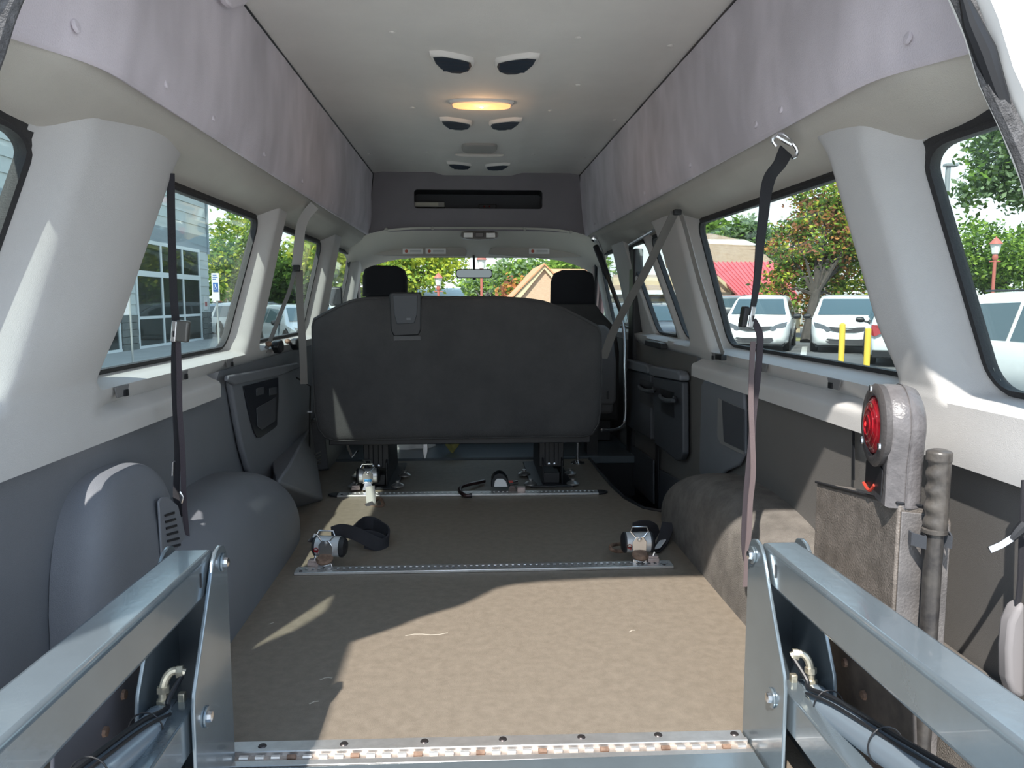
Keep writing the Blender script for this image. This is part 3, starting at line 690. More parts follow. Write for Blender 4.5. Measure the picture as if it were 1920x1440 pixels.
# front seats
def front_seat(pts, hl, Y, label, back):
    P = [aY(x, y, Y) for x, y in hl]; hx = sum(p.x for p in P) / len(P)
    t = thing('front_seat', label, 'seat', (hx, Y + 0.2, 0.012))
    c0 = sum(P, V()) / len(P)
    sc = lambda k, y: [V((c0.x + (p.x - c0.x) * k, y, c0.z + (p.z - c0.z) * k)) for p in P]
    obj('headrest', MB().loft([sc(.8, Y - .01), sc(.94, Y), sc(1, Y + .02), sc(1, Y + .08), sc(.93, Y + .11), sc(.75, Y + .12)]), M_headrest, t, sharp=80)
    B = [aY(x, y, Y + 0.02) for x, y in pts]; c1 = sum(B, V()) / len(B)
    s2 = lambda k, y: [V((c1.x + (p.x - c1.x) * k, y, c1.z + (p.z - c1.z) * k)) for p in B]
    obj('backrest', MB().loft([s2(.9, Y), s2(.97, Y + .01), s2(1, Y + .04), s2(1, Y + .12), s2(.94, Y + .16)]), back, t, sharp=80)
    obj('seat_cushion', MB().bb((B[0].x + .02 if B[0].x < B[-1].x else B[-1].x, Y + .12, 0.30), (max(p.x for p in B) - .02, Y + .55, 0.44)), M_headrest, t, bevel=0.04, seg=3)
    obj('seat_base', MB().bb((c1.x - 0.18, Y + .1, 0.012), (c1.x + 0.18, Y + .5, 0.32)), M_black, t, bevel=0.01)
    for dx in (-.05, .05): obj('headrest_post', MB().cyl((c0.x + dx, Y + .06, c0.z - .15), (c0.x + dx, Y + .06, c0.z), 0.006), M_steel, t)
front_seat([(650, 760), (650, 610), (668, 572), (690, 552), (750, 552), (790, 590), (800, 760)], [(679, 556), (679, 518), (683, 504), (700, 497), (742, 498), (757, 505), (762, 520), (762, 556)], 4.55, 'black driver seat, its headrest above the left half of the bench', M_headrest)
front_seat([(1010, 790), (1010, 600), (1038, 566), (1115, 566), (1128, 585), (1155, 615), (1162, 660), (1160, 790)], [(1034, 572), (1035, 528), (1041, 512), (1055, 506), (1098, 506), (1112, 513), (1117, 530), (1118, 572)], 4.5, 'black passenger seat, its headrest above the right end of the bench', M_seat)
t = thing('folding_seat', 'slim grey fabric seat edge between the bench and the cargo door', 'seat', (aY(1142, 700, 4.15).x, 4.2, 0))
B = [aY(x, y, 4.12) for x, y in ((1118, 610), (1136, 610), (1150, 625), (1156, 680), (1156, 752), (1150, 760), (1120, 760))]
obj('backrest', MB().prism(B, (0, 0.12, 0)), M_seat2, t, bevel=0.025, seg=3)
obj('cushion', MB().bb((B[0].x - .1, 4.13, 0.25), (B[3].x - .01, 4.4, 0.33)), M_seat2, t, bevel=0.02, seg=3)
obj('seat_leg', MB().bb((B[0].x - .03, 4.2, 0.012), (B[0].x + .03, 4.3, 0.26)), M_black, t)
obj('care_label', MB().bb(aY(1138, 733, 4.117), aY(1141, 748, 4.119)), M_black, t)
# grab rail and stanchion
t = thing('grab_rail', 'bright stainless grab rail curving down beside the cargo door', 'grab rail', aY(1172, 700, 4.05))
gp = curve_pts([aY(1128, 806, 3.95), aY(1150, 806, 3.98), aY(1166, 800, 4.02), aY(1172, 782, 4.05), aY(1172, 700, 4.08), aY(1170, 620, 4.15), aY(1160, 575, 4.25), aY(1142, 520, 4.35), aY(1128, 470, 4.45), aY(1118, 448, 4.5)], 6)
obj('tube', MB().tube(gp, 0.0085, 10), M_steel, t)
obj('bracket', MB().lathe([(0.016, 0), (0.016, 0.012), (0, 0.013)], aY(1115, 447, 4.5), (0, -1, 0), 12), M_steel, t)
t = thing('stay_bar', 'black telescopic stay bar slanting down from the bulkhead corner', 'stay bar', aY(1120, 470, 4.42))
obj('cylinder', MB().cyl(aY(1117, 462, 4.42), aY(1140, 520, 4.30), 0.017, 12), M_black, t)
obj('rod', MB().cyl(aY(1139, 517, 4.30), aY(1166, 590, 4.15), 0.012, 12), mat('dark_bronze_metal', (0.07, 0.06, 0.05), .35, .7), t)
obj('end_joint', MB().lathe([(0.018, -0.012), (0.02, 0), (0.012, 0.014), (0, 0.016)], aY(1114, 447, 4.44), (0, -1, 0), 12), M_steel, t)
t = thing('floor_post', 'thin chrome post standing on a floor flange right of the bench leg', 'post', aZ(1083, 869, 0))
p = aZ(1083, 868, 0)
obj('tube', MB().cyl(p, p + V((0, 0, 0.30)), 0.009, 12), M_steel, t)
obj('flange', MB().lathe([(0.038, 0), (0.036, 0.004), (0.015, 0.008), (0.012, 0.014)], p, (0, 0, 1), 18), M_steel, t)
for a_ in (0, 2.1, 4.2): obj('screw', MB().lathe([(0.005, 0.003), (0.004, 0.008), (0, 0.009)], p + V((0.029 * math.cos(a_), 0.029 * math.sin(a_), 0)), (0, 0, 1), 8), M_steel, t)

# tracks -----------------------------------------------------------------
def track(px0, py0, px1, py1, lab, caps):
    a, b = aZ(px0, py0, 0.004), aZ(px1, py1, 0.004); a.z = b.z = 0
    d = (b - a).normalized(); n = V((-d.y, d.x, 0)); L = (b - a).length
    t = thing('floor_track', lab, 'floor track', (a + b) / 2)
    def bar(o0, o1, z0, z1, s0=0.0, s1=None): return [a + d * s0 + n * o0 + V((0, 0, z0)), a + d * (s1 if s1 is not None else L) + n * o0 + V((0, 0, z0)), a + d * (s1 if s1 is not None else L) + n * o1 + V((0, 0, z0)), a + d * s0 + n * o1 + V((0, 0, z0))]
    obj('track_base', MB().prism(bar(-0.020, 0.020, 0.0, 0), (0, 0, 0.003)), M_black, t)
    obj('track_rail', MB().prism(bar(-0.031, -0.009, 0, 0), (0, 0, 0.010)), M_alu, t, bevel=0.002)
    obj('track_rail', MB().prism(bar(0.010, 0.025, 0, 0), (0, 0, 0.010)), M_alu, t, bevel=0.002)
    th = MB(); k = 0; s_ = 0.0
    while s_ < L - 0.012:
        th.prism(bar(-0.010, 0.011, 0.003, 0, s_, s_ + 0.0115), (0, 0, 0.007)); s_ += 0.0195
    o = obj('track_teeth', th, M_alu, t); o['kind'] = 'stuff'
    for e in (a + d * 0.02, b - d * 0.03):
        obj('track_screw', MB().lathe([(0.006, 0.010), (0.005, 0.012), (0, 0.0125)], e - n * 0.02, (0, 0, 1), 10), mat('dark_screw', (0.08, 0.07, 0.07), .4, .8), t)
    if caps:
        for e, sg in ((a, -1), (b, 1)):
            q = [e + n * 0.031, e + d * sg * 0.03 + n * 0.024, e + d * sg * 0.045, e + d * sg * 0.03 - n * 0.024, e - n * 0.033]
            obj('end_cap', MB().prism(q, (0, 0, 0.010)), M_black, t, bevel=0.003)
    return t
track(555, 1071, 1259, 1058, 'aluminium wheelchair anchor track across the floor, the one nearest the doorway', False)
track(634, 928, 1121, 923, 'aluminium wheelchair anchor track with black end caps in front of the bench legs', True)
# threshold at the rear sill
t = thing('threshold_plate', 'bright aluminium threshold plate with rusty hinge line across the rear sill', 'threshold', aZ(900, 1400, 0))
a, b = aZ(429, 1399, 0.004), aZ(1392, 1376, 0.004); a.z = b.z = 0
d = (b - a).normalized(); n = V((-d.y, d.x, 0)); L = (b - a).length
bq = lambda o0, o1: [a + n * o0, b + n * o0, b + n * o1, a + n * o1]
obj('plate', MB().prism(bq(-0.030, 0.012), (0, 0, 0.006)), M_alu, t, bevel=0.0015)
obj('plate_rib', MB().prism(bq(-0.034, -0.022), (0, 0, 0.012)), M_alu, t, bevel=0.002)
obj('hinge_channel', MB().prism(bq(-0.056, -0.034), (0, 0, 0.003)), mat('stained_aluminium', (0.45, 0.38, 0.33), 0.5, 0.6, var=.2, vscale=50), t)
obj('outer_plate', MB().prism(bq(-0.074, -0.056), (0, 0, 0.008)), M_alu, t, bevel=0.0015)
nk = 34
for i in range(nk):
    s0 = L * (i + 0.15) / nk
    q = MB().cyl(a + d * s0 - n * 0.045 + V((0, 0, 0.006)), a + d * (s0 + L / nk * 0.55) - n * 0.045 + V((0, 0, 0.006)), 0.0050, 8)
    obj('hinge_knuckle', q, M_alu if i % 4 else M_rust, t)
for px, py in ((492, 1399), (645, 1395), (796, 1390), (943, 1386), (1090, 1382), (1234, 1378), (1377, 1376)):
    p = aZ(px, py, 0.006)
    obj('plate_screw', MB().lathe([(0.0085, 0.0), (0.007, 0.002), (0, 0.0025)], p, (0, 0, 1), 12), mat('dark_screw', (0.08, 0.07, 0.07), .4, .8), t)

for px, py, n_, lb in ((760, 1192, 6, 'pale curved scratch'), (600, 1275, 4, 'pale scuff'), (580, 1320, 3, 'pale scuff'), (1180, 1185, 3, 'pale scratch'), (505, 1170, 2, 'pale fibre')):
    p = aZ(px, py, 0.0008)
    random.seed(px)
    pts_ = [p + V((0.022 * i * (1 if px == 760 else .4), 0.006 * math.sin(i * 1.3) + .004 * i * (1 if px != 760 else .5), 0)) for i in range(n_)]
    obj('scuff_mark', MB().ribbon(pts_, (0, 1, 0), 0.0035, 0.0003), mat('pale_scuff', (.42, .38, .32), .8), floor)
# ================================================================ SIDE PANEL DETAIL
def hull(name, pts, m, parent, bevel=0.0):
    bm = bmesh.new()
    for p in pts: bm.verts.new(p)
    bmesh.ops.convex_hull(bm, input=bm.verts)
    mb = MB(); bm.verts.ensure_lookup_table(); bm.verts.index_update()
    mb.add([v.co.copy() for v in bm.verts], [tuple(v.index for v in f.verts) for f in bm.faces]); bm.free()
    return obj(name, mb, m, parent, bevel=bevel)
WL, WR = walls[-1], walls[1]
def onX(pts, X, th, s): return MB().prism([aX(x, y, X) for x, y in pts], (s * th, 0, 0))
# left: rear heater cover with louvres
hc = obj('heater_cover', hump(-1, 0.762, 0.872, 1.47, 1.945, 0.505, 0.42, 3.2), M_dark, WL, sharp=70)
q = [(293, 940), (299, 932), (312, 932), (330, 948), (346, 1010), (350, 1040), (300, 1060)]
obj('louvre_panel', onX(q, -0.764, 0.006, 1), M_dark, WL, bevel=0.003)
for i in range(8):
    y = 962 + i * 12; x0 = 306 + i * 1.2
    obj('louvre_slot', onX([(x0 + 2, y + 3), (x0 + 20 + i, y - 3), (x0 + 21 + i, y + 1), (x0 + 3, y + 7)], -0.7575, 0.002, 1), M_black, WL)
# left: storage trim with the dark pocket
tp = [(420, 716), (428, 710), (545, 684), (562, 686), (572, 720), (576, 800), (578, 852), (560, 872), (520, 897), (486, 910), (468, 905), (455, 880), (444, 840), (432, 780), (424, 735)]
obj('storage_panel', onX(tp, -0.868, 0.022, 1), M_dark, WL, bevel=0.008, seg=3)
tl = [(418, 714), (420, 704), (500, 690), (552, 680), (560, 688), (545, 694), (520, 704), (432, 722)]
obj('panel_cap', onX(tl, -0.850, 0.016, 1), M_dark, WL, bevel=0.006, seg=3)
pk = [(455, 724), (520, 708), (521, 742), (518, 798), (512, 804), (488, 820), (480, 820), (474, 808), (464, 770)]
obj('storage_pocket', onX(pk, -0.8445, 0.004, 1), mat('navy_black_plastic', (0.010, 0.013, 0.02), 0.35), WL, bevel=0.002)
obj('pocket_cup', onX([(480, 765), (516, 745), (515, 790), (490, 806), (482, 800)], -0.840, 0.003, 1), M_darker, WL, bevel=0.002)
for x in (480, 504):
    obj('socket', onX([(x, 728), (x + 14, 725), (x + 14, 739), (x, 742)], -0.840, 0.003, 1), M_darker, WL, bevel=0.0015)
# left: belt anchor cover on the floor behind the wheel housing
hull('anchor_cover', [aZ(522, 958, 0), aZ(607, 938, 0), aZ(592, 912, 0), V((-0.86, 3.1, 0)), V((-0.86, 3.95, 0)), V((-0.86, 3.12, 0.22)), V((-0.86, 3.9, 0.24)), aX(541, 876, -0.73), aX(520, 905, -0.74)], M_dark, WL, bevel=0.012)
hull('kick_panel', [V((-0.86, 3.9, 0)), V((-0.78, 3.92, 0)), V((-0.86, 4.7, 0)), V((-0.78, 4.7, 0)), V((-0.86, 3.9, 0.27)), V((-0.80, 3.92, 0.25)), V((-0.86, 4.7, 0.27)), V((-0.8, 4.7, 0.25))], M_darker, WL, bevel=0.01)
for i in range(4): obj('vent_slit', onX([(590, 850 + i * 7), (600, 846 + i * 7), (600, 848 + i * 7), (590, 853 + i * 7)], -0.785, 0.004, 1), M_black, WL)
# coat hooks on the rail covers
for px, py, s, m in ((395, 290, -1, M_steel), (465, 327, -1, M_black), (1403, 302, 1, M_steel), (1322, 343, 1, M_black)):
    t = thing('coat_hook', {(395): 'silver coat hook under the left roof panel, the nearer one', 465: 'small black hook hole cover under the left roof panel', 1403: 'silver coat hook under the right roof panel by the black strap', 1322: 'small black hook beyond the right hanging strap'}[px], 'hook', aX(px, py, s * 0.765))
    c = aX(px, py, s * 0.770); r = 1.0 if m is M_steel else 0.6
    obj('hook_base', MB().lathe([(0.018 * r, -0.004), (0.018 * r, 0.004), (0.010 * r, 0.008), (0, 0.008)], c + V((0, 0, 0.004)), (-s * .5, 0, -1), 12), M_liner if m is M_steel else M_black, t)
    obj('hook_arm', MB().tube(curve_pts([c + V((0, 0, 0)), c + V((-s * .012, -.008 * r, -.018 * r)), c + V((-s * .022, -.014 * r, -.016 * r)), c + V((-s * .026, -.016 * r, -0.004))], 4), 0.0045 * r, 8), m, t)
# right: recessed panel
rp = [(1321, 722), (1326, 713), (1402, 736), (1403, 850), (1392, 872), (1366, 884), (1350, 905), (1340, 919), (1330, 916), (1321, 900), (1317, 878)]
obj('storage_panel', onX(rp, 0.868, 0.014, -1), M_dark, WR, bevel=0.006, seg=3)
obj('panel_recess', onX([(1347, 746), (1395, 766), (1395, 852), (1384, 848), (1352, 832), (1346, 818)], 0.8535, 0.003, -1), mat('mid_grey_edge', (0.20, 0.20, 0.20), 0.5), WR, bevel=0.0015)
obj('panel_recess', onX([(1354, 750), (1395, 768), (1395, 846), (1358, 828)], 0.8495, 0.002, -1), M_darker, WR)
obj('panel_seam', onX([(1600, 790), (1603, 791), (1603, 900), (1600, 900)], 0.860, 0.003, -1), M_black, WR)
obj('rear_ledge', MB().bb((0.80, 1.16, 0), (0.868, 1.62, 0.215)), M_carpet, WR, bevel=0.02, seg=3)
# right cargo door, in two leaves, seen from inside
d2 = struct('door_2', 'right cargo door closed, dark panels with pull handles', (0.87, 3.6, 0), 'door')
for k, (pan, cap, low) in enumerate((
    ([(1236, 706), (1292, 716), (1293, 850), (1288, 862), (1280, 864), (1266, 852), (1238, 832)], [(1233, 690), (1238, 686), (1290, 696), (1294, 704), (1294, 714), (1234, 704)], [(1240, 880), (1284, 905), (1284, 962), (1238, 962)]),
    ([(1185, 692), (1230, 702), (1230, 824), (1183, 797)], [(1183, 676), (1187, 673), (1228, 684), (1231, 690), (1231, 701), (1184, 690)], [(1184, 832), (1228, 862), (1228, 945), (1184, 905)]))):
    X = 0.862
    obj('door_panel', onX(pan, X, 0.03, -1), M_darker, d2, bevel=0.008, seg=3)
    obj('panel_cap', onX(cap, X, 0.045, -1), M_dark, d2, bevel=0.008, seg=3)
    obj('lower_panel', onX(low, X, 0.010, -1), M_darker, d2, bevel=0.003)
    hx, hy = ((1238, 742), (1199, 724))[k]
    h = MB().tube(curve_pts([aX(hx, hy, 0.83), aX(hx + 3, hy + 5, 0.80), aX(hx + 12, hy + 9, 0.795), aX(hx + 26, hy + 9, 0.80), aX(hx + 27, hy + 4, 0.83)], 4), 0.010, 8)
    obj('pull_handle', h, M_darker, d2)
    obj('handle_pocket', onX([(hx + 1, hy - 14), (hx + 26, hy - 6), (hx + 27, hy + 42), (hx + 2, hy + 30)], 0.8315, 0.002, -1), M_black, d2)
obj('leaf_gap', onX([(1230, 700), (1234, 701), (1236, 960), (1231, 945)], 0.858, 0.004, -1), M_black, d2)
obj('door_frame_post', MB().bb((0.845, 4.22, -0.2), (0.90, 4.34, 1.15)), M_black, d2, bevel=0.01)
obj('door_track', MB().tube([aX(1180, 458, 0.80), aX(1225, 432, 0.80)], 0.008, 8), M_steel, d2)
obj('door_latch', MB().bb(aX(1222, 637, 0.865), aX(1238, 655, 0.83)), M_black, d2, bevel=0.004)

# ================================================================ BELTS AND STRAPS
def strap(t, name, pts, Y, w, m, wd=(1, 0.15, 0), th=0.0015, n=6):
    P = curve_pts([aY(x, y, Y[i] if isinstance(Y, (list, tuple)) else Y) for i, (x, y) in enumerate(pts)], n)
    ww = [lerp(w[0], w[1], i / (len(P) - 1)) for i in range(len(P))] if isinstance(w, tuple) else w
    return obj(name, MB().ribbon(P, wd, ww, th), m, t, sharp=60)
t = thing('hanging_strap', 'long black webbing strap with chrome buckle hanging at the left window', 'strap', aY(322, 335, 1.93))
strap(t, 'webbing', [(320, 325), (321, 400), (323, 480), (326, 560), (330, 602)], 1.93, 0.018, M_web)
strap(t, 'webbing', [(328, 640), (327, 700), (330, 780), (333, 850), (331, 905), (331, 935), (338, 955), (343, 968)], 1.92, 0.015, M_web)
strap(t, 'webbing', [(334, 640), (336, 700), (337, 770), (342, 840), (344, 900), (345, 940), (349, 985), (353, 1030), (354, 1060)], 1.90, 0.012, mat('plum_webbing', (0.055, 0.045, 0.055), .8, bump=.5, bscale=900))
c = aY(343, 621, 1.90)
bk = obj('buckle', MB().box(c, (0.030, 0.022, 0.052), Matrix.Rotation(0.12, 3, 'Y')), mat('smoked_buckle', (0.09, 0.09, 0.085), 0.25, coat=.5), t, bevel=0.005, seg=3)
obj('buckle_plate', MB().box(c + V((-0.017, -0.012, 0)), (0.012, 0.006, 0.050), Matrix.Rotation(0.12, 3, 'Y')), M_steel, bk, bevel=0.002)
obj('buckle_slot', MB().box(c + V((-0.0165, -0.0155, -0.006)), (0.004, 0.002, 0.014)), M_black, bk)
obj('wire_hook', MB().tube([aY(328, 864, 1.9), aY(324, 867, 1.9), aY(323, 892, 1.9)], 0.003, 6), M_steel, t)
obj('wire_hook', MB().tube([aY(337, 922, 1.88), aY(343, 932, 1.88), aY(340, 943, 1.88)], 0.003, 6), M_steel, t)
t = thing('hanging_strap', 'long black webbing strap hanging from a steel ring at the right window', 'strap', aY(1472, 270, 1.86))
obj('steel_ring', MB().tube(curve_pts([aY(x, y, 1.84) for x, y in ((1456, 274), (1449, 263), (1455, 254), (1468, 252), (1482, 264), (1494, 280), (1493, 291), (1485, 296))], 5), 0.0045, 8).cyl(aY(1456, 254, 1.83), aY(1484, 270, 1.83), 0.007, 10), M_steel, t)
strap(t, 'webbing', [(1474, 282), (1462, 306), (1444, 332), (1436, 362), (1432, 400), (1425, 460), (1420, 520), (1413, 570), (1408, 592)], 1.85, (0.050, 0.013), M_web, wd=(0.8, 0.35, 0.4))
strap(t, 'webbing', [(1412, 600), (1424, 625), (1424, 660), (1420, 710), (1413, 770), (1409, 830), (1404, 880), (1399, 940), (1396, 1000), (1397, 1035), (1402, 1055)], 1.85, 0.017, mat('plum_webbing', (0.055, 0.045, 0.055)))
strap(t, 'webbing', [(1412, 640), (1409, 700), (1408, 760), (1411, 830), (1412, 890), (1407, 940), (1404, 1000), (1401, 1040), (1399, 1075), (1397, 1100)], 1.83, 0.013, mat('sunlit_mauve_webbing', (0.16, 0.125, 0.13), .8, bump=.5, bscale=900))  # sunlight on this black strand is put into its mauve colour
c = aY(1404, 594, 1.83)
bk = obj('buckle', MB().box(c + V((-0.012, 0, 0)), (0.014, 0.03, 0.050), Matrix.Rotation(0.15, 3, 'Y')), M_black, t, bevel=0.004)
obj('buckle_plate', MB().box(c + V((0.004, -0.01, 0)), (0.012, 0.006, 0.050), Matrix.Rotation(0.15, 3, 'Y')), M_steel, bk, bevel=0.002)
obj('buckle_slot', MB().box(c + V((0.006, -0.0145, -0.004)), (0.004, 0.002, 0.014)), M_black, bk)
t = thing('shoulder_belt', 'taupe-sleeved shoulder belt hanging at the second left window', 'seat belt', aY(585, 390, 3.35))
strap(t, 'belt_sleeve', [(590, 385), (574, 404), (564, 428), (560, 465), (556, 500)], 3.3, 0.040, M_webt, th=0.004)
strap(t, 'webbing', [(552, 508), (543, 545), (525, 590), (512, 625), (497, 660)], [3.3, 3.25, 3.2, 3.15, 3.1], 0.016, M_webg)
strap(t, 'webbing', [(561, 506), (562, 560), (565, 610), (568, 660), (570, 720)], 3.3, 0.030, M_webg)
obj('guide_clip', MB().box(aY(556, 503, 3.28), (0.03, 0.02, 0.026)), M_black, t, bevel=0.004)
t = thing('belt_cable', 'thin black cable running down beside the bench on the left', 'cable', aY(582, 722, 3.5))
obj('cord', MB().tube([aY(556, 708, 3.4), aY(582, 724, 3.45), aY(581, 780, 3.5), aY(580, 880, 3.6)], 0.004, 6), M_black, t)
obj('cord_clip', MB().box(aY(581, 772, 3.49), (0.02, 0.01, 0.008)), M_steel, t)
for px, py, lb in ((513, 650, 'black buckle lying on the left window sill, nearer the doorway'), (547, 645, 'black buckle lying on the left window sill behind the taupe belt')):
    t = thing('sill_buckle', lb, 'buckle', aX(px, py, -0.86))
    c = aX(px, py, -0.84)
    obj('buckle_body', MB().prism([c + V((0, dy, dz)) for dy, dz in ((-.05, .0), (-.03, .022), (.03, .026), (.055, .01), (.05, -.02), (0, -.028))], (0.03, 0, 0)), M_black, t, bevel=0.006, seg=3)
    obj('ball_knob', MB().lathe([(0, -0.012), (0.010, -0.007), (0.013, 0), (0.010, 0.008), (0, 0.012)], c + V((0.0, -0.075, 0.016)), (0, 0, 1), 12), M_rust, t)
    obj('knob_stem', MB().cyl(c + V((0.005, -0.07, 0.01)), c + V((0.01, -0.02, 0.0)), 0.005), M_black, t)
t = thing('shoulder_belt', 'brown-grey shoulder belt running diagonally down to the bench', 'seat belt', aY(1268, 398, 3.0))
strap(t, 'webbing', [(1266, 396), (1215, 500), (1175, 572), (1150, 622), (1131, 672)], [2.98, 3.12, 3.22, 3.3, 3.36], 0.042, M_webg, wd=(0.9, 0.1, 0.4))
obj('anchor_bracket', MB().box(aY(1270, 398, 2.97), (0.03, 0.02, 0.022)), M_black, t, bevel=0.004)
t = thing('shoulder_belt', 'grey shoulder belt lying flat along the right window pillar', 'seat belt', aX(1280, 410, 0.80))
P = [aX(1275, 398, 0.775), aX(1286, 430, 0.785), aX(1310, 520, 0.80), aX(1335, 600, 0.815), aX(1356, 664, 0.835)]
obj('webbing', MB().ribbon(curve_pts(P, 4), (0, 1, 0.2), 0.045, 0.0015), M_webt, t)
obj('anchor_slot', MB().bb(P[-1] + V((-0.02, -0.04, -0.02)), P[-1] + V((0.0, 0.03, 0.0))), M_black, t, bevel=0.003)
# right-hand strap and keyed tongue by the doorway edge
t = thing('hanging_strap', 'black strap with bare steel tongue at the far right edge of the doorway', 'strap', aY(1910, 1000, 1.17))
strap(t, 'webbing', [(1921, 900), (1918, 960), (1916, 1010), (1912, 1100), (1902, 1180), (1890, 1250)], 1.17, 0.010, M_web)
obj('tongue_grip', MB().tube([aY(1922, 985, 1.15), aY(1908, 998, 1.15), aY(1896, 1011, 1.15)], [0.010, 0.008, 0.005], 8), M_black, t)
obj('steel_tongue', MB().ribbon([aY(1898, 1008, 1.15), aY(1876, 1022, 1.15), aY(1855, 1031, 1.15)], (0, 0.3, 1), 0.010, 0.002), M_steel, t)
t = thing('door_pad', 'rounded light grey pad at the lower right edge of the doorway', 'pad', aY(1900, 1230, 1.165))
obj('pad_body', MB().prism([aY(x, y, 1.16) for x, y in ((1925, 1130), (1908, 1142), (1895, 1170), (1890, 1220), (1891, 1275), (1899, 1300), (1912, 1310), (1925, 1312))], (0, 0.03, 0)), mat('shaded_pad_grey', (.20, .19, .195), .7), t, bevel=0.008, seg=3)  # the pad's shade is put into this darker grey
obj('pad_bracket', MB().bb(aY(1905, 1200, 1.2), aY(1925, 1260, 1.23)), M_black, t)

# ================================================================ TIE-DOWN RETRACTORS
M_pinkbase = mat('pinkish_zinc', (0.50, 0.40, 0.37), 0.45, 0.4, var=.15, vscale=60)
M_sil = mat('silver_painted_metal', (0.62, 0.63, 0.64), 0.35, 0.55)
def retractor(base, hx, label, rz, badge=M_red, knob=True, tilt=0.0):
    t = thing('tie_down_retractor', label, 'tie-down', base, None, rz)
    L_ = dict(local=True)
    r = 0.034; L = 0.092; cz0 = 0.066; cyo = 0.030
    A, B = V((-L / 2 + hx, cyo, cz0)), V((L / 2 + hx, cyo, cz0))
    h = obj('housing', MB().lathe([(r, 0), (r, L)], A, (1, 0, 0), 24), M_sil, t, bevel=0.004, local=True)
    obj('end_cap', MB().lathe([(0, -0.008), (r * .8, -0.006), (r * 1.03, 0.0), (r * 1.03, 0.006), (0, 0.006)], A, (1, 0, 0), 24), M_black, t, local=True)
    obj('end_cap', MB().lathe([(0, -0.012), (r * .8, -0.008), (r * 1.03, 0.0), (r * 1.03, 0.006), (0, 0.006)], B, (-1, 0, 0), 24), M_black, t, local=True)
    obj('frame_plate', MB().prism([V((hx - .022, cyo - r - .003, cz0 - .03)), V((hx + .022, cyo - r - .003, cz0 - .03)), V((hx + .024, cyo - r - .003, cz0 + .012)), V((hx + .012, cyo - r - .003, cz0 + .03)), V((hx - .012, cyo - r - .003, cz0 + .03)), V((hx - .024, cyo - r - .003, cz0 + .012))], (0, 0.004, 0)), M_steel, t, bevel=0.0015, local=True)
    g = MB().tube([V((hx - .012, cyo - r, cz0 + .026)), V((hx - .030, cyo - r + .004, cz0 + .046)), V((hx - .024, cyo - r + .008, cz0 + .060)), V((hx + .024, cyo - r + .008, cz0 + .060)), V((hx + .030, cyo - r + .004, cz0 + .046)), V((hx + .012, cyo - r, cz0 + .026))], 0.003, 6, closed=True)
    gd = obj('strap_guide', g, M_steel, t, local=True)
    obj('guide_rivet', MB().lathe([(0.008, 0), (0.006, 0.004), (0, 0.005)], (hx, cyo - r - .003, cz0 + .02), (0, -1, 0), 12), M_steel, gd, local=True)
    if badge:
        b = obj('maker_mark', MB().lathe([(0.0085, 0), (0.0085, 0.0012), (0.0055, 0.0012), (0.0055, 0)], (hx - .033, cyo - r + .0005, cz0 - .004), (0, -1, 0), 16), badge, t, local=True)
        obj('mark_bar', MB().box((hx - .031, cyo - r - .001, cz0 - .008), (0.010, 0.0012, 0.003)).box((hx - .029, cyo - r - .001, cz0 - .011), (0.003, 0.0012, 0.009)), badge, b, local=True)
    if knob:
        obj('release_knob', MB().lathe([(0.010, -0.012), (0.026, -0.006), (0.028, 0), (0.022, 0.008), (0.010, 0.010), (0, 0.010)], (hx, cyo - r - .012, cz0 - .028), (0, -0.35, 1), 14), M_rust, t, local=True)
        obj('knob_bowl', MB().lathe([(0.012, -0.016), (0.022, -0.006), (0.022, 0)], (hx, cyo - r - .010, cz0 - .036), (0, -0.2, 1), 14), M_steel, t, local=True)
    obj('stem', MB().loft([[V((hx + x * 1.3, y - .004, 0.008)) for x, y in ((-.020, -.012), (.020, -.012), (.020, .012), (-.020, .012))], [V((hx + x, y, 0.045)) for x, y in ((-.014, -.01), (.014, -.01), (.014, .01), (-.014, .01))]]), M_steel, t, bevel=0.002, local=True)
    return t, L_
def fitting(t, x, y=0.0):
    f = obj('track_fitting', MB().box((x, y, 0.016), (0.038, 0.026, 0.014)).box((x, y, 0.026), (0.034, 0.022, 0.007)), M_pinkbase, t, bevel=0.002, local=True)
    obj('locking_pin', MB().cyl((x, y, 0.026), (x + .006, y, 0.042), 0.004, 8), M_steel, f, local=True)
pr_ = aZ(1198, 1058, 0); t, _ = retractor(pr_, 0.0, 'silver tie-down retractor with rusty knob at the right end of the nearer track', 0.0)
fitting(t, 0.046)
HK = lambda t, P, m=M_rust, r=0.0065: obj('j_hook', MB().tube(curve_pts(P, 5), r, 8), m, t)
HK(t, [aY(1176, 1032, 2.52), aY(1160, 1034, 2.51), aY(1146, 1030, 2.50), aY(1146, 1023, 2.54), aY(1160, 1020, 2.58), aY(1178, 1019, 2.6)])
strap(t, 'webbing', [(1186, 990), (1200, 986), (1215, 987), (1226, 994), (1231, 1006)], [2.50, 2.51, 2.53, 2.56, 2.60], 0.042, M_web, wd=(0.1, -0.3, 1), th=0.002)
strap(t, 'webbing', [(1226, 1036), (1240, 1020), (1248, 1000), (1253, 980)], [2.55, 2.62, 2.68, 2.72], 0.045, M_web, wd=(1, 0, 0.3), th=0.002)
obj('care_label', MB().ribbon([aY(1232, 1028, 2.555), aY(1243, 1013, 2.60)], (1, 0.1, 0.5), 0.024, 0.002), M_whitep, t)
pl_ = aZ(606, 1066, 0); t, _ = retractor(pl_, 0.012, 'silver tie-down retractor with a coiled black strap at the left end of the nearer track', -0.18)
fitting(t, -0.030)
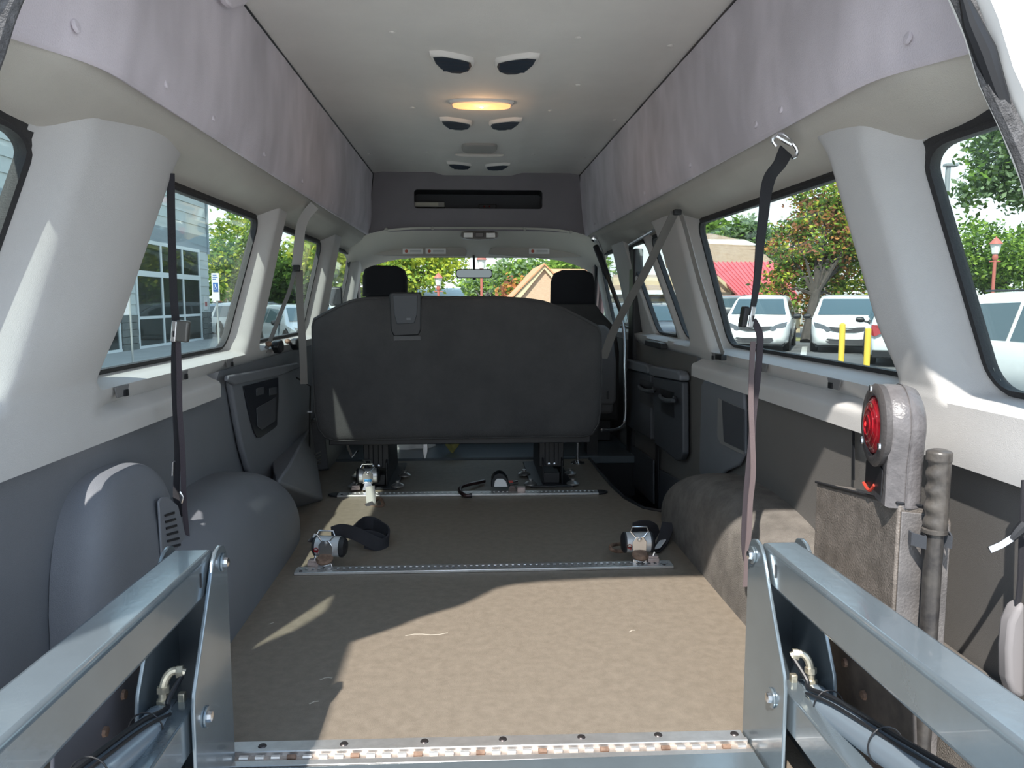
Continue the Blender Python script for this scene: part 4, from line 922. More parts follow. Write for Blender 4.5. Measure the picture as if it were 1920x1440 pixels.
strap(t, 'webbing', [(622, 1000), (640, 995), (665, 1000), (690, 1012), (715, 1022), (728, 1012), (724, 996), (700, 985), (676, 990), (660, 1000)], [2.52, 2.55, 2.6, 2.62, 2.64, 2.68, 2.74, 2.8, 2.8, 2.75], 0.045, M_web, wd=(0.1, 0.1, 1), th=0.003)
strap(t, 'webbing_loop', [(668, 1006), (690, 1004), (712, 1010), (722, 1018), (706, 1022), (684, 1018)], [2.66, 2.68, 2.68, 2.66, 2.63, 2.63], 0.038, M_web, wd=(0.1, 0.1, 1), th=0.003)
strap(t, 'webbing_loop', [(664, 996), (684, 980), (706, 984), (720, 998), (724, 1010)], [2.70, 2.78, 2.80, 2.76, 2.72], 0.045, M_web, wd=(0.1, 0.1, 1), th=0.003)
obj('strap_end', MB().ribbon([aY(600, 1012, 2.52), aY(582, 1010, 2.54)], (0, 1, 0.3), 0.03, 0.003), M_web, t)
obj('care_label', MB().ribbon([aY(588, 1004, 2.54), aY(606, 1012, 2.52)], (0, 0.6, 1), 0.014, 0.0015), M_whitep, t)
pf = aZ(690, 921, 0); t, _ = retractor(pf, 0.0, 'silver tie-down retractor with a blue oval mark at the left end of the farther track', 0.1, badge=None, knob=False)
obj('maker_mark', MB().box(aY(690, 901, 3.325) , (0.032, 0.004, 0.012)), mat('blue_mark', (0.05, 0.22, 0.45), .4), t, bevel=0.004)
strap(t, 'webbing', [(694, 912), (695, 925), (696, 940), (696, 944)], [3.325, 3.30, 3.27, 3.25], 0.040, mat('silver_grey_webbing', (0.40, 0.39, 0.37), .7, bump=.5, bscale=900), wd=(1, 0, 0), th=0.002)
fitting(t, -0.055)
HK(t, [aY(684, 948, 3.24), aY(700, 951, 3.22), aY(714, 950, 3.2), aY(718, 944, 3.24), aY(712, 934, 3.28), aY(705, 938, 3.3)], r=0.007)
obj('hook_plate', MB().ribbon([aY(691, 943, 3.24), aY(696, 951, 3.22)], (1, 0, 0), 0.035, 0.003), M_steel, t)
pm = aZ(942, 919, 0)
t = thing('tie_down_retractor', 'small black and white tie-down unit in the middle of the farther track', 'tie-down', pm)
Pm = [(921, 914), (922, 899), (927, 891), (936, 887), (944, 889), (952, 898), (957, 914)]
obj('housing', MB().prism([aY(x, y, 3.42) for x, y in Pm], (0, 0.07, 0)), M_black, t, bevel=0.004)
obj('side_cover', MB().prism([aY(x, y, 3.413) for x, y in ((926, 913), (928, 902), (932, 898), (943, 898), (949, 903), (952, 913))], (0, 0.006, 0)), M_whitep, t, bevel=0.002)
obj('spindle', MB().cyl(aY(950, 907, 3.44), aY(970, 905, 3.46), 0.010, 10), M_steel, t)
obj('red_tab', MB().box(aY(956, 903, 3.43), (0.03, 0.012, 0.010)), mat('dull_red_plastic', (0.35, 0.05, 0.04), .5), t, bevel=0.002)
obj('stem', MB().loft([[aZ(953, 922, 0.008), aZ(968, 922, 0.008), aZ(968, 918, 0.008), aZ(953, 918, 0.008)], [aZ(956, 914, 0.04), aZ(965, 914, 0.04), aZ(965, 911, 0.04), aZ(956, 911, 0.04)]]), M_pinkbase, t, bevel=0.002)
obj('track_fitting', MB().box(aZ(977, 917, 0.02), (0.038, 0.03, 0.022)), M_pinkbase, t, bevel=0.003)
t = thing('j_hook', 'loose dark red-brown J-shaped steel hook lying over the farther track', 'hook', aZ(875, 925, 0))
obj('hook_rod', MB().tube(curve_pts([aZ(884, 929, 0.012), aZ(872, 929, 0.012), aZ(863, 922, 0.014), aZ(864, 914, 0.02), aZ(876, 909, 0.02), aZ(895, 905, 0.015), aZ(908, 902, 0.012)], 5), [0.009] * 31, 8), mat('maroon_coated_steel', (0.045, 0.025, 0.025), 0.3, 0.4), t)
obj('hook_tip', MB().cyl(aZ(880, 929, 0.012), aZ(885, 929, 0.012), 0.0105, 8), M_black, t)

# ================================================================ WHEELCHAIR LIFT
lift = thing('wheelchair_lift', 'blue-grey steel wheelchair lift with two arms reaching out of the doorway', 'wheelchair lift', (-0.015, 1.35, 0))
def washer(c, ax, r, parent=None):
    w_ = obj('pin_washer', MB().lathe([(r, 0), (r, 0.004), (r * .55, 0.0045)], c, ax, 20), M_lift, parent or lift, bevel=0.001)
    obj('pin_bolt', MB().lathe([(r * .55, 0.003), (r * .5, 0.010), (r * .25, 0.012), (0, 0.012)], c, ax, 8), M_steel, w_)
for s in (-1, 1):
    k = lambda x: s * x - 0.006
    dy = 0.0 if s > 0 else -0.045
    dz = 0.0 if s > 0 else 0.020
    xi, xo = 0.496, 0.585
    pr2 = [(1.442, -0.12), (1.442, 0.36), (1.440, 0.392), (1.428, 0.408), (1.408, 0.414), (1.385, 0.410), (1.368, 0.396), (1.335, 0.34), (1.256, 0.215), (1.250, 0.19), (1.246, -0.12)]
    obj('tower_plate', MB().prism([V((k(xi), y + dy, z + dz)) for y, z in pr2], (s * 0.007, 0, 0)), M_lift, lift, bevel=0.002)
    obj('tower_plate', MB().prism([V((k(xo), y + dy, z + dz)) for y, z in pr2], (s * 0.007, 0, 0)), M_lift, lift, bevel=0.002)
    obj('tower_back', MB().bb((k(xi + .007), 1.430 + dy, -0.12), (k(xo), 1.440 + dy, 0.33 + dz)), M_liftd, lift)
    a0 = 1.385 + dy
    up_ = [(xi + .010, 0.338 + dz), (xo - .006, 0.338 + dz), (xo - .006, 0.410 + dz), (xi + .010, 0.410 + dz)]
    obj('upper_arm', MB().loft([[V((k(x), y, z + 0.018 * (a0 - y))) for x, z in up_] for y in (a0 + 0.02, a0 - 0.6, -0.15)]), M_lift, lift, bevel=0.009, seg=4)
    obj('arm_slot', MB().box((k(xi + .0095), a0 - 0.055, 0.378 + dz), (0.002, 0.006, 0.024)), M_black, lift)
    lo_ = [(xi + .012, 0.112 + dz), (xi + .050, 0.112 + dz), (xi + .050, 0.182 + dz), (xi + .012, 0.182 + dz)]
    obj('lower_arm', MB().loft([[V((k(x), y, z)) for x, z in lo_] for y in (1.31 + dy, 0.8, -0.15)]), M_lift, lift, bevel=0.004, seg=3)
    ca, cb = V((k(0.558), 1.30 + dy, 0.158 + dz)), V((k(0.558), 0.30 + dy, 0.368 + dz))
    dr = (cb - ca).normalized()
    cy = obj('hydraulic_cylinder', MB().lathe([(0.016, -0.03), (0.022, -0.01), (0.024, 0.0), (0.024, 0.035), (0.0255, 0.036), (0.0255, 0.05), (0.024, 0.052), (0.024, 0.7), (0.012, 0.71), (0.012, 1.05)], ca, dr, 24), M_cyl, lift, sharp=40)
    obj('weld_ring', MB().lathe([(0.0255, 0.036), (0.0275, 0.041), (0.0255, 0.046)], ca, dr, 24), M_lift, cy)
    e0 = ca + dr * 0.02 + V((0, 0, 0.022))
    fp = curve_pts([e0, e0 + V((0, 0.004, 0.026)), e0 + V((-s * 0.004, 0.010, 0.044)), e0 + V((-s * 0.014, 0.016, 0.052)), e0 + V((-s * 0.030, 0.020, 0.046))], 4)
    obj('elbow_fitting', MB().tube(fp, 0.0070, 10), M_brass, lift)
    for q_, ax in ((e0 + V((0, 0, 0.006)), (0, 0, 1)), (e0 + V((0, 0.004, 0.026)), (0, 0.1, 1)), (fp[-3], (-s, .2, 0))):
        obj('hex_nut', MB().lathe([(0.0105, -0.005), (0.0105, 0.005)], q_, ax, 6), M_brass, lift)
    obj('port_block', MB().box(ca + V((-s * 0.024, 0.0, 0.028)), (0.012, 0.012, 0.020)), M_brass, lift, bevel=0.002)
    hz = [fp[-2] + V((0, -.004, -.004)), e0 + V((-s * 0.016, -0.015, 0.02)), e0 + V((-s * 0.016, -0.03, 0.01)), ca + dr * 0.13 + V((-s * 0.006, 0, 0.030)), ca + dr * 0.3 + V((0, 0, 0.030)), ca + dr * 0.5 + V((s * 0.010, 0, 0.030)), ca + dr * 0.75 + V((s * 0.016, 0, 0.024))]
    obj('hose', MB().tube(curve_pts(hz, 6), 0.0042, 8), M_black, lift)
    obj('cable', MB().tube(curve_pts([p + V((-s * 0.010, -0.008, -0.004)) for p in hz[2:]], 6), 0.0028, 8), M_black, lift)
    for q_ in (0.09, 0.27):
        obj('cable_tie', MB().tube([ca + dr * q_ + V((0.0265 * math.cos(a_), 0, 0.030 * math.sin(a_) + .004)) for a_ in [2 * PI * i / 18 for i in range(18)]], 0.0014, 6, closed=True), M_black, lift)
    washer(V((k(xi), 1.416 + dy, 0.380 + dz)), (-s, 0, 0), 0.017)
    washer(V((k(xi), 1.300 + dy, 0.152 + dz)), (-s, 0, 0), 0.018)
    op = [(1.06, -0.02), (1.30, -0.02), (1.42, 0.06), (1.42, 0.26), (1.20, 0.29), (1.10, 0.26)]
    obj('mounting_plate', MB().prism([V((k(0.635), y + dy, z)) for y, z in op], (s * 0.006, 0, 0)), mat('violet_grey_paint', (0.16, 0.155, 0.175), 0.45, 0.2) if s < 0 else mat('dirty_brown_grey_steel', (0.09, 0.075, 0.065), 0.5, 0.3, col2=(0.16, 0.13, 0.11), vscale=20), lift, bevel=0.002)
    for by, bz in ((1.38, 0.235), (1.31, 0.21), (1.24, 0.185)):
        obj('mounting_bolt', MB().lathe([(0.009, 0), (0.008, 0.005), (0, 0.006)], (k(0.635), by + dy, bz), (-s, 0, 0), 8), M_rust, lift)
obj('base_plate', MB().bb((-0.498, 1.14, 0), (0.486, 1.362, 0.010)), M_lift, lift, bevel=0.002)

# ================================================================ LIFT PUMP
pb = thing('pump_box', 'worn black steel lift pump box standing by the right wall', 'pump box', (0.71, 1.44, 0))
def bx_ring(y, zt): return [V((0.686, y, 0.0)), V((0.686, y, zt)), V((0.760, y, zt - 0.010)), V((0.776, y, zt - 0.018)), V((0.784, y, zt - 0.035)), V((0.784, y, 0.0))]
obj('side_panel', MB().loft([bx_ring(1.58, 0.480), bx_ring(1.265, 0.518)]), M_pump, pb, bevel=0.004)
obj('lid_edge', MB().tube([V((0.685, 1.58, 0.482)), V((0.685, 1.265, 0.520)), V((0.760, 1.264, 0.510))], 0.003, 6), M_black, pb)
obj('front_cover', MB().prism([V((x, 1.264, z)) for x, z in ((0.690, 0.0), (0.690, 0.506), (0.760, 0.498), (0.776, 0.482), (0.780, 0.46), (0.780, 0.0))], (0, -0.004, 0)), mat('scuffed_grey_cover', (0.095, 0.09, 0.09), 0.45, col2=(0.15, 0.142, 0.14), vscale=14, bump=.4, bscale=200), pb, bevel=0.0015)
obj('lower_flange', MB().bb((0.66, 1.262, 0.0), (0.686, 1.58, 0.012)), M_rust, pb)
lamp = thing('warning_lamp', 'scuffed grey rubber lamp housing with round red lens on the pump box', 'warning lamp', (0.70, 1.35, 0.51))
LC = (1.342, 0.640)
def prof2(r, zb, wb=None):
    wb = wb or r
    return [(LC[0] + r * math.cos(a_), LC[1] + r * math.sin(a_)) for a_ in [PI * i / 16 for i in range(17)]] + [(LC[0] - wb, LC[1] - 0.06), (LC[0] - wb, zb), (LC[0] + wb, zb), (LC[0] + wb, LC[1] - 0.06)]
def lring(x, r, zb, wb=None): return [V((x, y, z)) for y, z in prof2(r, zb, wb)]
obj('housing', MB().loft([lring(0.662, 0.071, 0.506, 0.056), lring(0.668, 0.075, 0.504, 0.060), lring(0.700, 0.074, 0.504, 0.062), lring(0.716, 0.068, 0.504, 0.056), lring(0.722, 0.058, 0.504, 0.05)]), M_lamph, lamp, sharp=50)
obj('housing_seam', MB().tube([p + V((0, 0, 0)) for p in lring(0.694, 0.0755, 0.506, 0.0635)][:19], 0.0015, 6), M_lamph, lamp)
obj('rim', MB().lathe([(0.074, 0), (0.075, 0.010), (0.068, 0.016), (0.058, 0.016), (0.055, 0.006)], (0.664, *LC), (-1, 0, 0), 40), mat('dark_rim_rubber', (0.06, 0.055, 0.055), 0.5, bump=.3, bscale=150), lamp, sharp=50)
obj('chrome_ring', MB().lathe([(0.057, 0.004), (0.057, 0.013), (0.053, 0.013), (0.053, 0.004)], (0.664, *LC), (-1, 0, 0), 40), M_steel, lamp)
lz = obj('lens', MB().lathe([(0.053, 0.006), (0.050, 0.013), (0.038, 0.019), (0.020, 0.023), (0, 0.024)], (0.664, *LC), (-1, 0, 0), 40), M_red, lamp)
for i in range(3):
    r_ = (0.042, 0.030, 0.018)[i]
    obj('lens_ridge', MB().tube([V((0.664 - (0.0175, 0.0212, 0.0235)[i], LC[0] + r_ * math.cos(a_), LC[1] + r_ * math.sin(a_))) for a_ in [2 * PI * j / 28 for j in range(28)]], 0.0012, 5, closed=True), M_red, lz)
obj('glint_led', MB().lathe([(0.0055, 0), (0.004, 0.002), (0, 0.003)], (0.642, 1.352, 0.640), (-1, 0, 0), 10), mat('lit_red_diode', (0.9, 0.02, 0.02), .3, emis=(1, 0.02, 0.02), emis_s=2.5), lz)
for a_ in (80, 205, 325):
    obj('rim_screw', MB().lathe([(0.0075, 0), (0.006, 0.003), (0, 0.004)], (0.648, LC[0] + 0.066 * math.cos(math.radians(a_)), LC[1] + 0.066 * math.sin(math.radians(a_))), (-1, 0, 0), 10), M_steel, lamp)
obj('cable_recess', MB().prism([V((0.6605, y, z)) for y, z in ((1.300, 0.520), (1.300, 0.565), (1.33, 0.578), (1.385, 0.578), (1.405, 0.560), (1.405, 0.520))], (-0.002, 0, 0)), M_black, lamp)
obj('lamp_wire', MB().tube(curve_pts([V((0.658, 1.34, 0.53)), V((0.655, 1.36, 0.515)), V((0.655, 1.40, 0.52))], 5), 0.003, 6), mat('red_wire', (0.5, 0.05, 0.03), .5), lamp)
ph = thing('hand_pump_lever', 'worn black hand pump lever with moulded finger grip clipped upright to the pump box', 'lever', (0.735, 1.236, 0.0))
hx_, hy_ = 0.735, 1.236
obj('rod', MB().lathe([(0.0150, 0.0), (0.0150, 0.49)], (hx_, hy_, 0.0), (0, 0, 1), 16), M_pipe, ph)
def grip_fn(u, v):
    a_ = 2 * PI * u; z = 0.478 + 0.142 * v
    r = 0.0195
    if v > .86: r = 0.0205
    if v > .97: r = 0.0205 - 0.010 * ((v - .97) / .03) ** 1.5
    side = max(0.0, math.cos(a_ - PI)) ** .7
    r -= 0.0045 * side * (0.5 + 0.5 * math.cos((v - .80) / .80 * 2 * PI * 4.0)) * (1 if v < .86 else 0)
    return V((hx_ + r * math.cos(a_), hy_ + r * math.sin(a_), z))
gm = MB().grid(grip_fn, 28, 60)
gm.add([grip_fn(i / 28, 1.0) for i in range(28)], [tuple(range(28))])
obj('grip', gm, M_grip, ph, sharp=60)
obj('grip_collar', MB().lathe([(0.0165, 0.474), (0.0205, 0.476), (0.0205, 0.482), (0.018, 0.484)], (hx_, hy_, 0), (0, 0, 1), 20), M_grip, ph)
t = thing('handle_clip', 'black spring clip holding the pump lever to the box', 'clip', (hx_, 1.25, 0.462))
obj('spring_band', MB().ribbon([V((hx_ - 0.030, 1.260, 0.462)), V((hx_ - 0.033, 1.246, 0.462)), V((hx_ - 0.022, 1.222, 0.462)), V((hx_ - 0.0155, 1.240, 0.462))], (0, 0, 1), 0.022, 0.0015), M_darker, t)
obj('spring_band', MB().ribbon([V((hx_ + 0.030, 1.260, 0.462)), V((hx_ + 0.033, 1.246, 0.462)), V((hx_ + 0.022, 1.222, 0.462)), V((hx_ + 0.0155, 1.240, 0.462))], (0, 0, 1), 0.022, 0.0015), M_darker, t)

lamp.location = V(lamp.location) + V((0.020, -0.020, 0.006)); lamp.rotation_euler = (0, 0, -0.24)
# ================================================================ OUTSIDE
GZ = -0.70
random.seed(7)
def leafmat(name, col):
    m = bpy.data.materials.new(name); m.use_nodes = True; nt = m.node_tree; nt.nodes.clear()
    o = nt.nodes.new('ShaderNodeOutputMaterial'); d = nt.nodes.new('ShaderNodeBsdfDiffuse'); t = nt.nodes.new('ShaderNodeBsdfTranslucent'); x = nt.nodes.new('ShaderNodeMixShader')
    d.inputs[0].default_value = (*col, 1); t.inputs[0].default_value = (*[min(1, c * 1.4) for c in col], 1); x.inputs[0].default_value = 0.38
    nt.links.new(d.outputs[0], x.inputs[1]); nt.links.new(t.outputs[0], x.inputs[2]); nt.links.new(x.outputs[0], o.inputs[0]); return m
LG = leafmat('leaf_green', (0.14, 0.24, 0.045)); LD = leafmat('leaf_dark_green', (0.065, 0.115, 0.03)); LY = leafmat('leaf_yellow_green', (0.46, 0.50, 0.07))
LB = leafmat('leaf_bright_green', (0.28, 0.40, 0.08)); LO = leafmat('leaf_orange', (0.50, 0.24, 0.08)); LR = leafmat('leaf_red_brown', (0.34, 0.15, 0.09)); LP = leafmat('leaf_pale_green', (0.22, 0.30, 0.16))
M_bark = mat('grey_bark', (0.055, 0.045, 0.038), 0.9, var=.3, vscale=6, bump=.8, bscale=20)
M_asph = mat('asphalt', (0.105, 0.105, 0.108), 0.85, var=0.15, vscale=0.8, bump=.3, bscale=60)
M_conc = mat('concrete', (0.36, 0.36, 0.34), 0.85, var=0.08, vscale=1.5)
M_carw = mat('white_car_paint', (0.82, 0.82, 0.80), 0.22, coat=.6)
M_carg = mat('dark_car_paint', (0.03, 0.03, 0.035), 0.2, coat=.6)
M_cars = mat('silver_blue_car_paint', (0.36, 0.42, 0.46), 0.25, 0.3, coat=.5)
M_cglass = mat('car_window', (0.05, 0.085, 0.10), 0.06, spec=0.8)
M_tyre = mat('tyre', (0.015, 0.015, 0.016), 0.8)
M_lens2 = mat('headlamp_glass', (0.20, 0.22, 0.25), 0.15, 0.3, coat=.8)
M_tail = mat('tail_lamp', (0.30, 0.02, 0.02), 0.2, coat=.6)

lot = struct('ground', 'grey asphalt parking lot around the van', (0, 20, GZ), 'ground')
obj('asphalt', MB().bb((-90, -30, GZ - 0.1), (90, 130, GZ)), M_asph, lot)
obj('added_bounce_apron', MB().bb((-7.5, -30, GZ - 0.05), (6.8, 7.5, GZ + 0.01)), mat('bounce_pale_concrete', (0.44, 0.43, 0.41), 0.85, var=0.08, vscale=1.5), lot)  # unseen pale apron, added to bounce sunlight up into the van
obj('sidewalk', MB().bb((-12, 5, GZ - 0.05), (-8.2, 33, GZ + 0.02)), M_conc, lot)
obj('grass_strip', MB().bb((9.5, 29, GZ - 0.05), (24, 31.5, GZ + 0.03)), mat('dry_grass', (0.16, 0.19, 0.06), 0.9, col2=(0.30, 0.27, 0.12), vscale=3), lot)
for a in (1505, 1325):
    p, q = aZ(a, 672, GZ + 0.004), aZ(a + 4, 650, GZ + 0.004)
    obj('parking_line', MB().prism([p + V((-.09, 0, 0)), p + V((.09, 0, 0)), q + V((.09, 0, 0)), q + V((-.09, 0, 0))], (0, 0, 0.004)), M_white, lot)

def tree(label, base, trunk_r, blobs, n, size, mats, name='tree', cat='tree'):
    t = thing(name, label, cat, base)
    cx_ = sum(b[0].x for b in blobs) / len(blobs); cyy = sum(b[0].y for b in blobs) / len(blobs); czz = sum(b[0].z for b in blobs) / len(blobs)
    base = V(base)
    mid = V((lerp(base.x, cx_, .4), lerp(base.y, cyy, .4), lerp(base.z, czz, .5)))
    tb = MB().tube(curve_pts([base, mid, V((cx_, cyy, czz))], 4), [trunk_r * (1 - .075 * i) for i in range(9)], 9)
    obj('trunk', tb, M_bark, t)
    br_ = MB()
    for c, r in blobs:
        for j in range(3):
            e = c + V((random.uniform(-.6, .6) * r[0], random.uniform(-.5, .5) * r[1], random.uniform(-.3, .7) * r[2]))
            br_.tube([mid, (mid + e) / 2 + V((0, 0, .15)), e], [trunk_r * .4, trunk_r * .22, trunk_r * .07], 5)
    obj('branches', br_, M_bark, t)
    f = MB(); vol = [b[1][0] * b[1][1] * b[1][2] for b in blobs]; tot = sum(vol)
    for bi, (c, r) in enumerate(blobs):
        k = int(n * vol[bi] / tot)
        ncl = max(8, k // 26)
        for q in range(ncl):
            d = V((random.gauss(0, 1), random.gauss(0, 1), random.gauss(0, 1))).normalized()
            rr = random.uniform(0.45, 1.0) ** 0.6
            cc_ = c + V((d.x * r[0], d.y * r[1], d.z * r[2])) * rr
            wts = random.random()
            for z in range(26):
                p = cc_ + V((random.gauss(0, 1), random.gauss(0, 1), random.gauss(0, .8))) * size * 1.9
                u = V((random.gauss(0, 1), random.gauss(0, 1), random.gauss(0, .6))).normalized(); w = u.orthogonal().normalized(); w = (w * math.cos(wts * 6 + z) + u.cross(w) * math.sin(wts * 6 + z))
                s_ = size * random.uniform(.6, 1.1)
                mi = min(len(mats) - 1, int((wts * .7 + random.random() * .3) * len(mats)))
                f.add([p - u * s_, p + w * s_ * .55, p + u * s_, p - w * s_ * .55], [(0, 1, 2, 3)], mi)
    o = obj('foliage', f, mats, t); o['kind'] = 'stuff'
    return t
def pb_(px, py, Y, rx, rz, ry=None):   # crown blob centred on a surveyed direction at its distance, radii from its measured size
    k = Y / F
    return (aY(px, py, Y), (rx * k, ry * k if ry else rx * k * .8, rz * k))
tr = aZ(1512, 642, GZ)
tree('tall maple turning orange behind the two white minivans', tr, 0.24, [pb_(1500, 470, 30.5, 62, 60), pb_(1560, 440, 31, 80, 75), pb_(1600, 500, 31.5, 65, 55), pb_(1480, 540, 30.3, 52, 40), pb_(1545, 370, 31, 62, 42), pb_(1620, 420, 31.5, 70, 60), pb_(1540, 570, 31, 45, 40)], 22000, 0.11, [LO, LO, LR, LY, LG, LD, LB, LG])
tree('round green tree behind the brown-roofed building', aZ(1340, 600, GZ), 0.2, [pb_(1340, 445, 62, 40, 26), pb_(1310, 452, 62, 30, 24)], 2500, 0.26, [LG, LB, LD])
tree('grey-green tree right of the brown roof', aZ(1400, 600, GZ), 0.2, [pb_(1398, 450, 56, 38, 36), pb_(1425, 470, 56, 34, 40)], 3500, 0.24, [LD, LP, LG])
tree('leafy branch of a near tree hanging at the top right window', V((15.5, 15, GZ)), 0.22, [pb_(1868, 290, 14, 48, 62), pb_(1835, 355, 14, 36, 36), pb_(1905, 330, 14, 42, 62), pb_(1890, 245, 14, 38, 38), pb_(1990, 290, 14.5, 80, 100)], 9000, 0.075, [LG, LD, LP, LD])
tree('broad green tree behind the red lamp post at the far right', aZ(1840, 610, GZ), 0.3, [pb_(1830, 470, 42, 70, 62), pb_(1895, 500, 42, 70, 60), pb_(1790, 510, 44, 60, 60), pb_(1960, 480, 43, 80, 80)], 9000, 0.17, [LG, LB, LD, LG, LP])
tree('yellow-green tree filling the left half of the windscreen', aZ(775, 612, GZ), 0.3, [pb_(770, 500, 42, 90, 46), pb_(700, 510, 42, 80, 60), pb_(830, 478, 42, 45, 40), pb_(740, 460, 43, 90, 50)], 9000, 0.17, [LY, LY, LB, LG])
tree('yellow-green tree seen through the driver door window', aZ(610, 612, GZ), 0.25, [pb_(632, 490, 38, 32, 55), pb_(600, 470, 39, 40, 60)], 2500, 0.2, [LY, LB])
tree('pale green tree behind the hanging mirror', aZ(895, 600, GZ), 0.25, [pb_(905, 545, 70, 40, 28), pb_(935, 532, 70, 32, 24)], 2500, 0.3, [LP, LB])
tree('green tree left of the brick gable', aZ(985, 600, GZ), 0.25, [pb_(965, 528, 64, 40, 34), pb_(998, 520, 64, 34, 28)], 3000, 0.28, [LG, LP, LB])
tree('small reddish tree below the mirror beside the gable', aZ(975, 600, GZ), 0.15, [pb_(968, 552, 58, 26, 20)], 900, 0.25, [LR, LO, LG])
tree('green tree behind the orange house roof', aZ(1075, 600, GZ), 0.25, [pb_(1075, 500, 66, 55, 18), pb_(1100, 512, 66, 40, 30)], 2500, 0.3, [LG, LB])
tree('sunlit green tree beyond the corner of the dealership', aZ(455, 612, GZ), 0.25, [pb_(455, 480, 44, 66, 75), pb_(420, 520, 43, 40, 60), pb_(490, 520, 45, 50, 60)], 8000, 0.17, [LB, LY, LG, LG])
tree('dark green tree seen through the second left window', aZ(535, 610, GZ), 0.25, [pb_(540, 545, 38, 44, 42), pb_(510, 525, 38, 30, 34)], 4500, 0.17, [LD, LD, LG])
tree('light green tree high in the second left window', aZ(590, 610, GZ), 0.25, [pb_(595, 480, 50, 50, 42), pb_(565, 500, 52, 30, 30)], 3500, 0.2, [LY, LB, LG])

# ---- dealership building on the left
BX = -10.55
bl = thing('dealership_building', 'grey clapboard building with tall shopfront windows beyond the left windows', 'building', (BX - 2, 19, GZ))
M_sid = mat('pale_green_grey_siding', (0.50, 0.54, 0.52), 0.7, var=.03, vscale=2)
M_band = mat('slate_blue_fascia', (0.24, 0.29, 0.32), 0.6)
M_stone = mat('dark_stone_base', (0.11, 0.125, 0.12), 0.8, col2=(0.17, 0.18, 0.17), vscale=5, bump=.5, bscale=12)
obj('wall_core', MB().bb((BX - 6, 6, 3.3), (BX - 0.06, 31.96, 8.6)).bb((BX - 6, 6, GZ), (BX - 3.2, 31.96, 3.4)).bb((BX - 3.2, 31.86, GZ), (BX - 0.06, 31.96, 3.4)), M_sid, bl)
obj('interior_floor', MB().bb((BX - 3.2, 6, GZ), (BX - 0.1, 31, GZ + 0.03)), M_conc, bl)
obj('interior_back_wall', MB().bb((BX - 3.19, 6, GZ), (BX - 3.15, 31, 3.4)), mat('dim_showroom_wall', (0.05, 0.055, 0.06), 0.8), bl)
for i in range(14):
    z = 3.36 + i * 0.375
    obj('siding_board', MB().prism([V((BX - 0.06, 6, z)), V((BX + 0.015, 6, z)), V((BX - 0.015, 6, z + 0.372)), V((BX - 0.06, 6, z + 0.372))], (0, 25.96, 0)), M_sid, bl)
obj('fascia_band', MB().bb((BX - 0.08, 6, 2.76), (BX + 0.02, 31.98, 3.37)), M_band, bl)
piers = [(23.85, 25.0), (30.96, 31.96), (16.7, 17.9), (9.6, 10.8)]
for a, b in piers:
    for i in range(7):
        z = 0.40 + i * 0.337
        obj('siding_board', MB().prism([V((BX - 0.06, a, z)), V((BX + 0.012, a, z)), V((BX - 0.012, a, z + 0.333)), V((BX - 0.06, a, z + 0.333))], (0, b - a, 0)), M_sid, bl)
    for i in range(5):
        for j in range(2):
            y0 = a + (b - a) / 2 * j
            obj('stone_block', MB().bb((BX - 0.06, y0 + .01, GZ + 0.22 * i + .008), (BX + 0.05 + 0.008 * ((i + j) % 2), y0 + (b - a) / 2 - .01, GZ + 0.22 * (i + 1) - .008)), M_stone, bl)
bays = [(25.0, 30.96), (17.9, 23.85), (10.8, 16.7)]
M_sfg = glassmat('shopfront_glass', (0.55, 0.62, 0.62), dirt=0.01)
M_fr = mat('white_window_frame', (0.68, 0.72, 0.72), 0.5)
for a, b in bays:
    zs = [GZ, 0.30, 1.72, 2.76]
    ys = [a + 0.1, lerp(a, b, .36), lerp(a, b, .69), b - 0.1]
    g = MB()
    for y in ys: g.bb((BX - 0.03, y - 0.06, GZ), (BX + 0.03, y + 0.06, 2.76))
    for z, th in zip(zs, (0.10, 0.045, 0.09, 0.06)): g.bb((BX - 0.028, a, z - th / (1 if z > 0 else .4)), (BX + 0.028, b, z + th))
    w_ = obj('shopfront_window', g, M_fr, bl)
    for i in range(3):
        for j in range(3):
            obj('pane', MB().bb((BX - 0.006, ys[i] + .06, zs[j] + .03), (BX, ys[i + 1] - .06, zs[j + 1] - .03)), M_sfg, w_)
obj('wall_sign', MB().bb((BX + 0.0, 31.25, 0.48), (BX + 0.03, 31.6, 1.0)), M_white, bl)
obj('wall_sign_mark', MB().bb((BX + 0.03, 31.3, 0.62), (BX + 0.035, 31.55, 0.80)), mat('sign_red', (0.4, 0.1, 0.1), .6), bl)
obj('roof_flashing', MB().bb((BX - 0.1, 31.85, 2.7), (BX + 0.06, 32.02, 8.7)), M_band, bl)

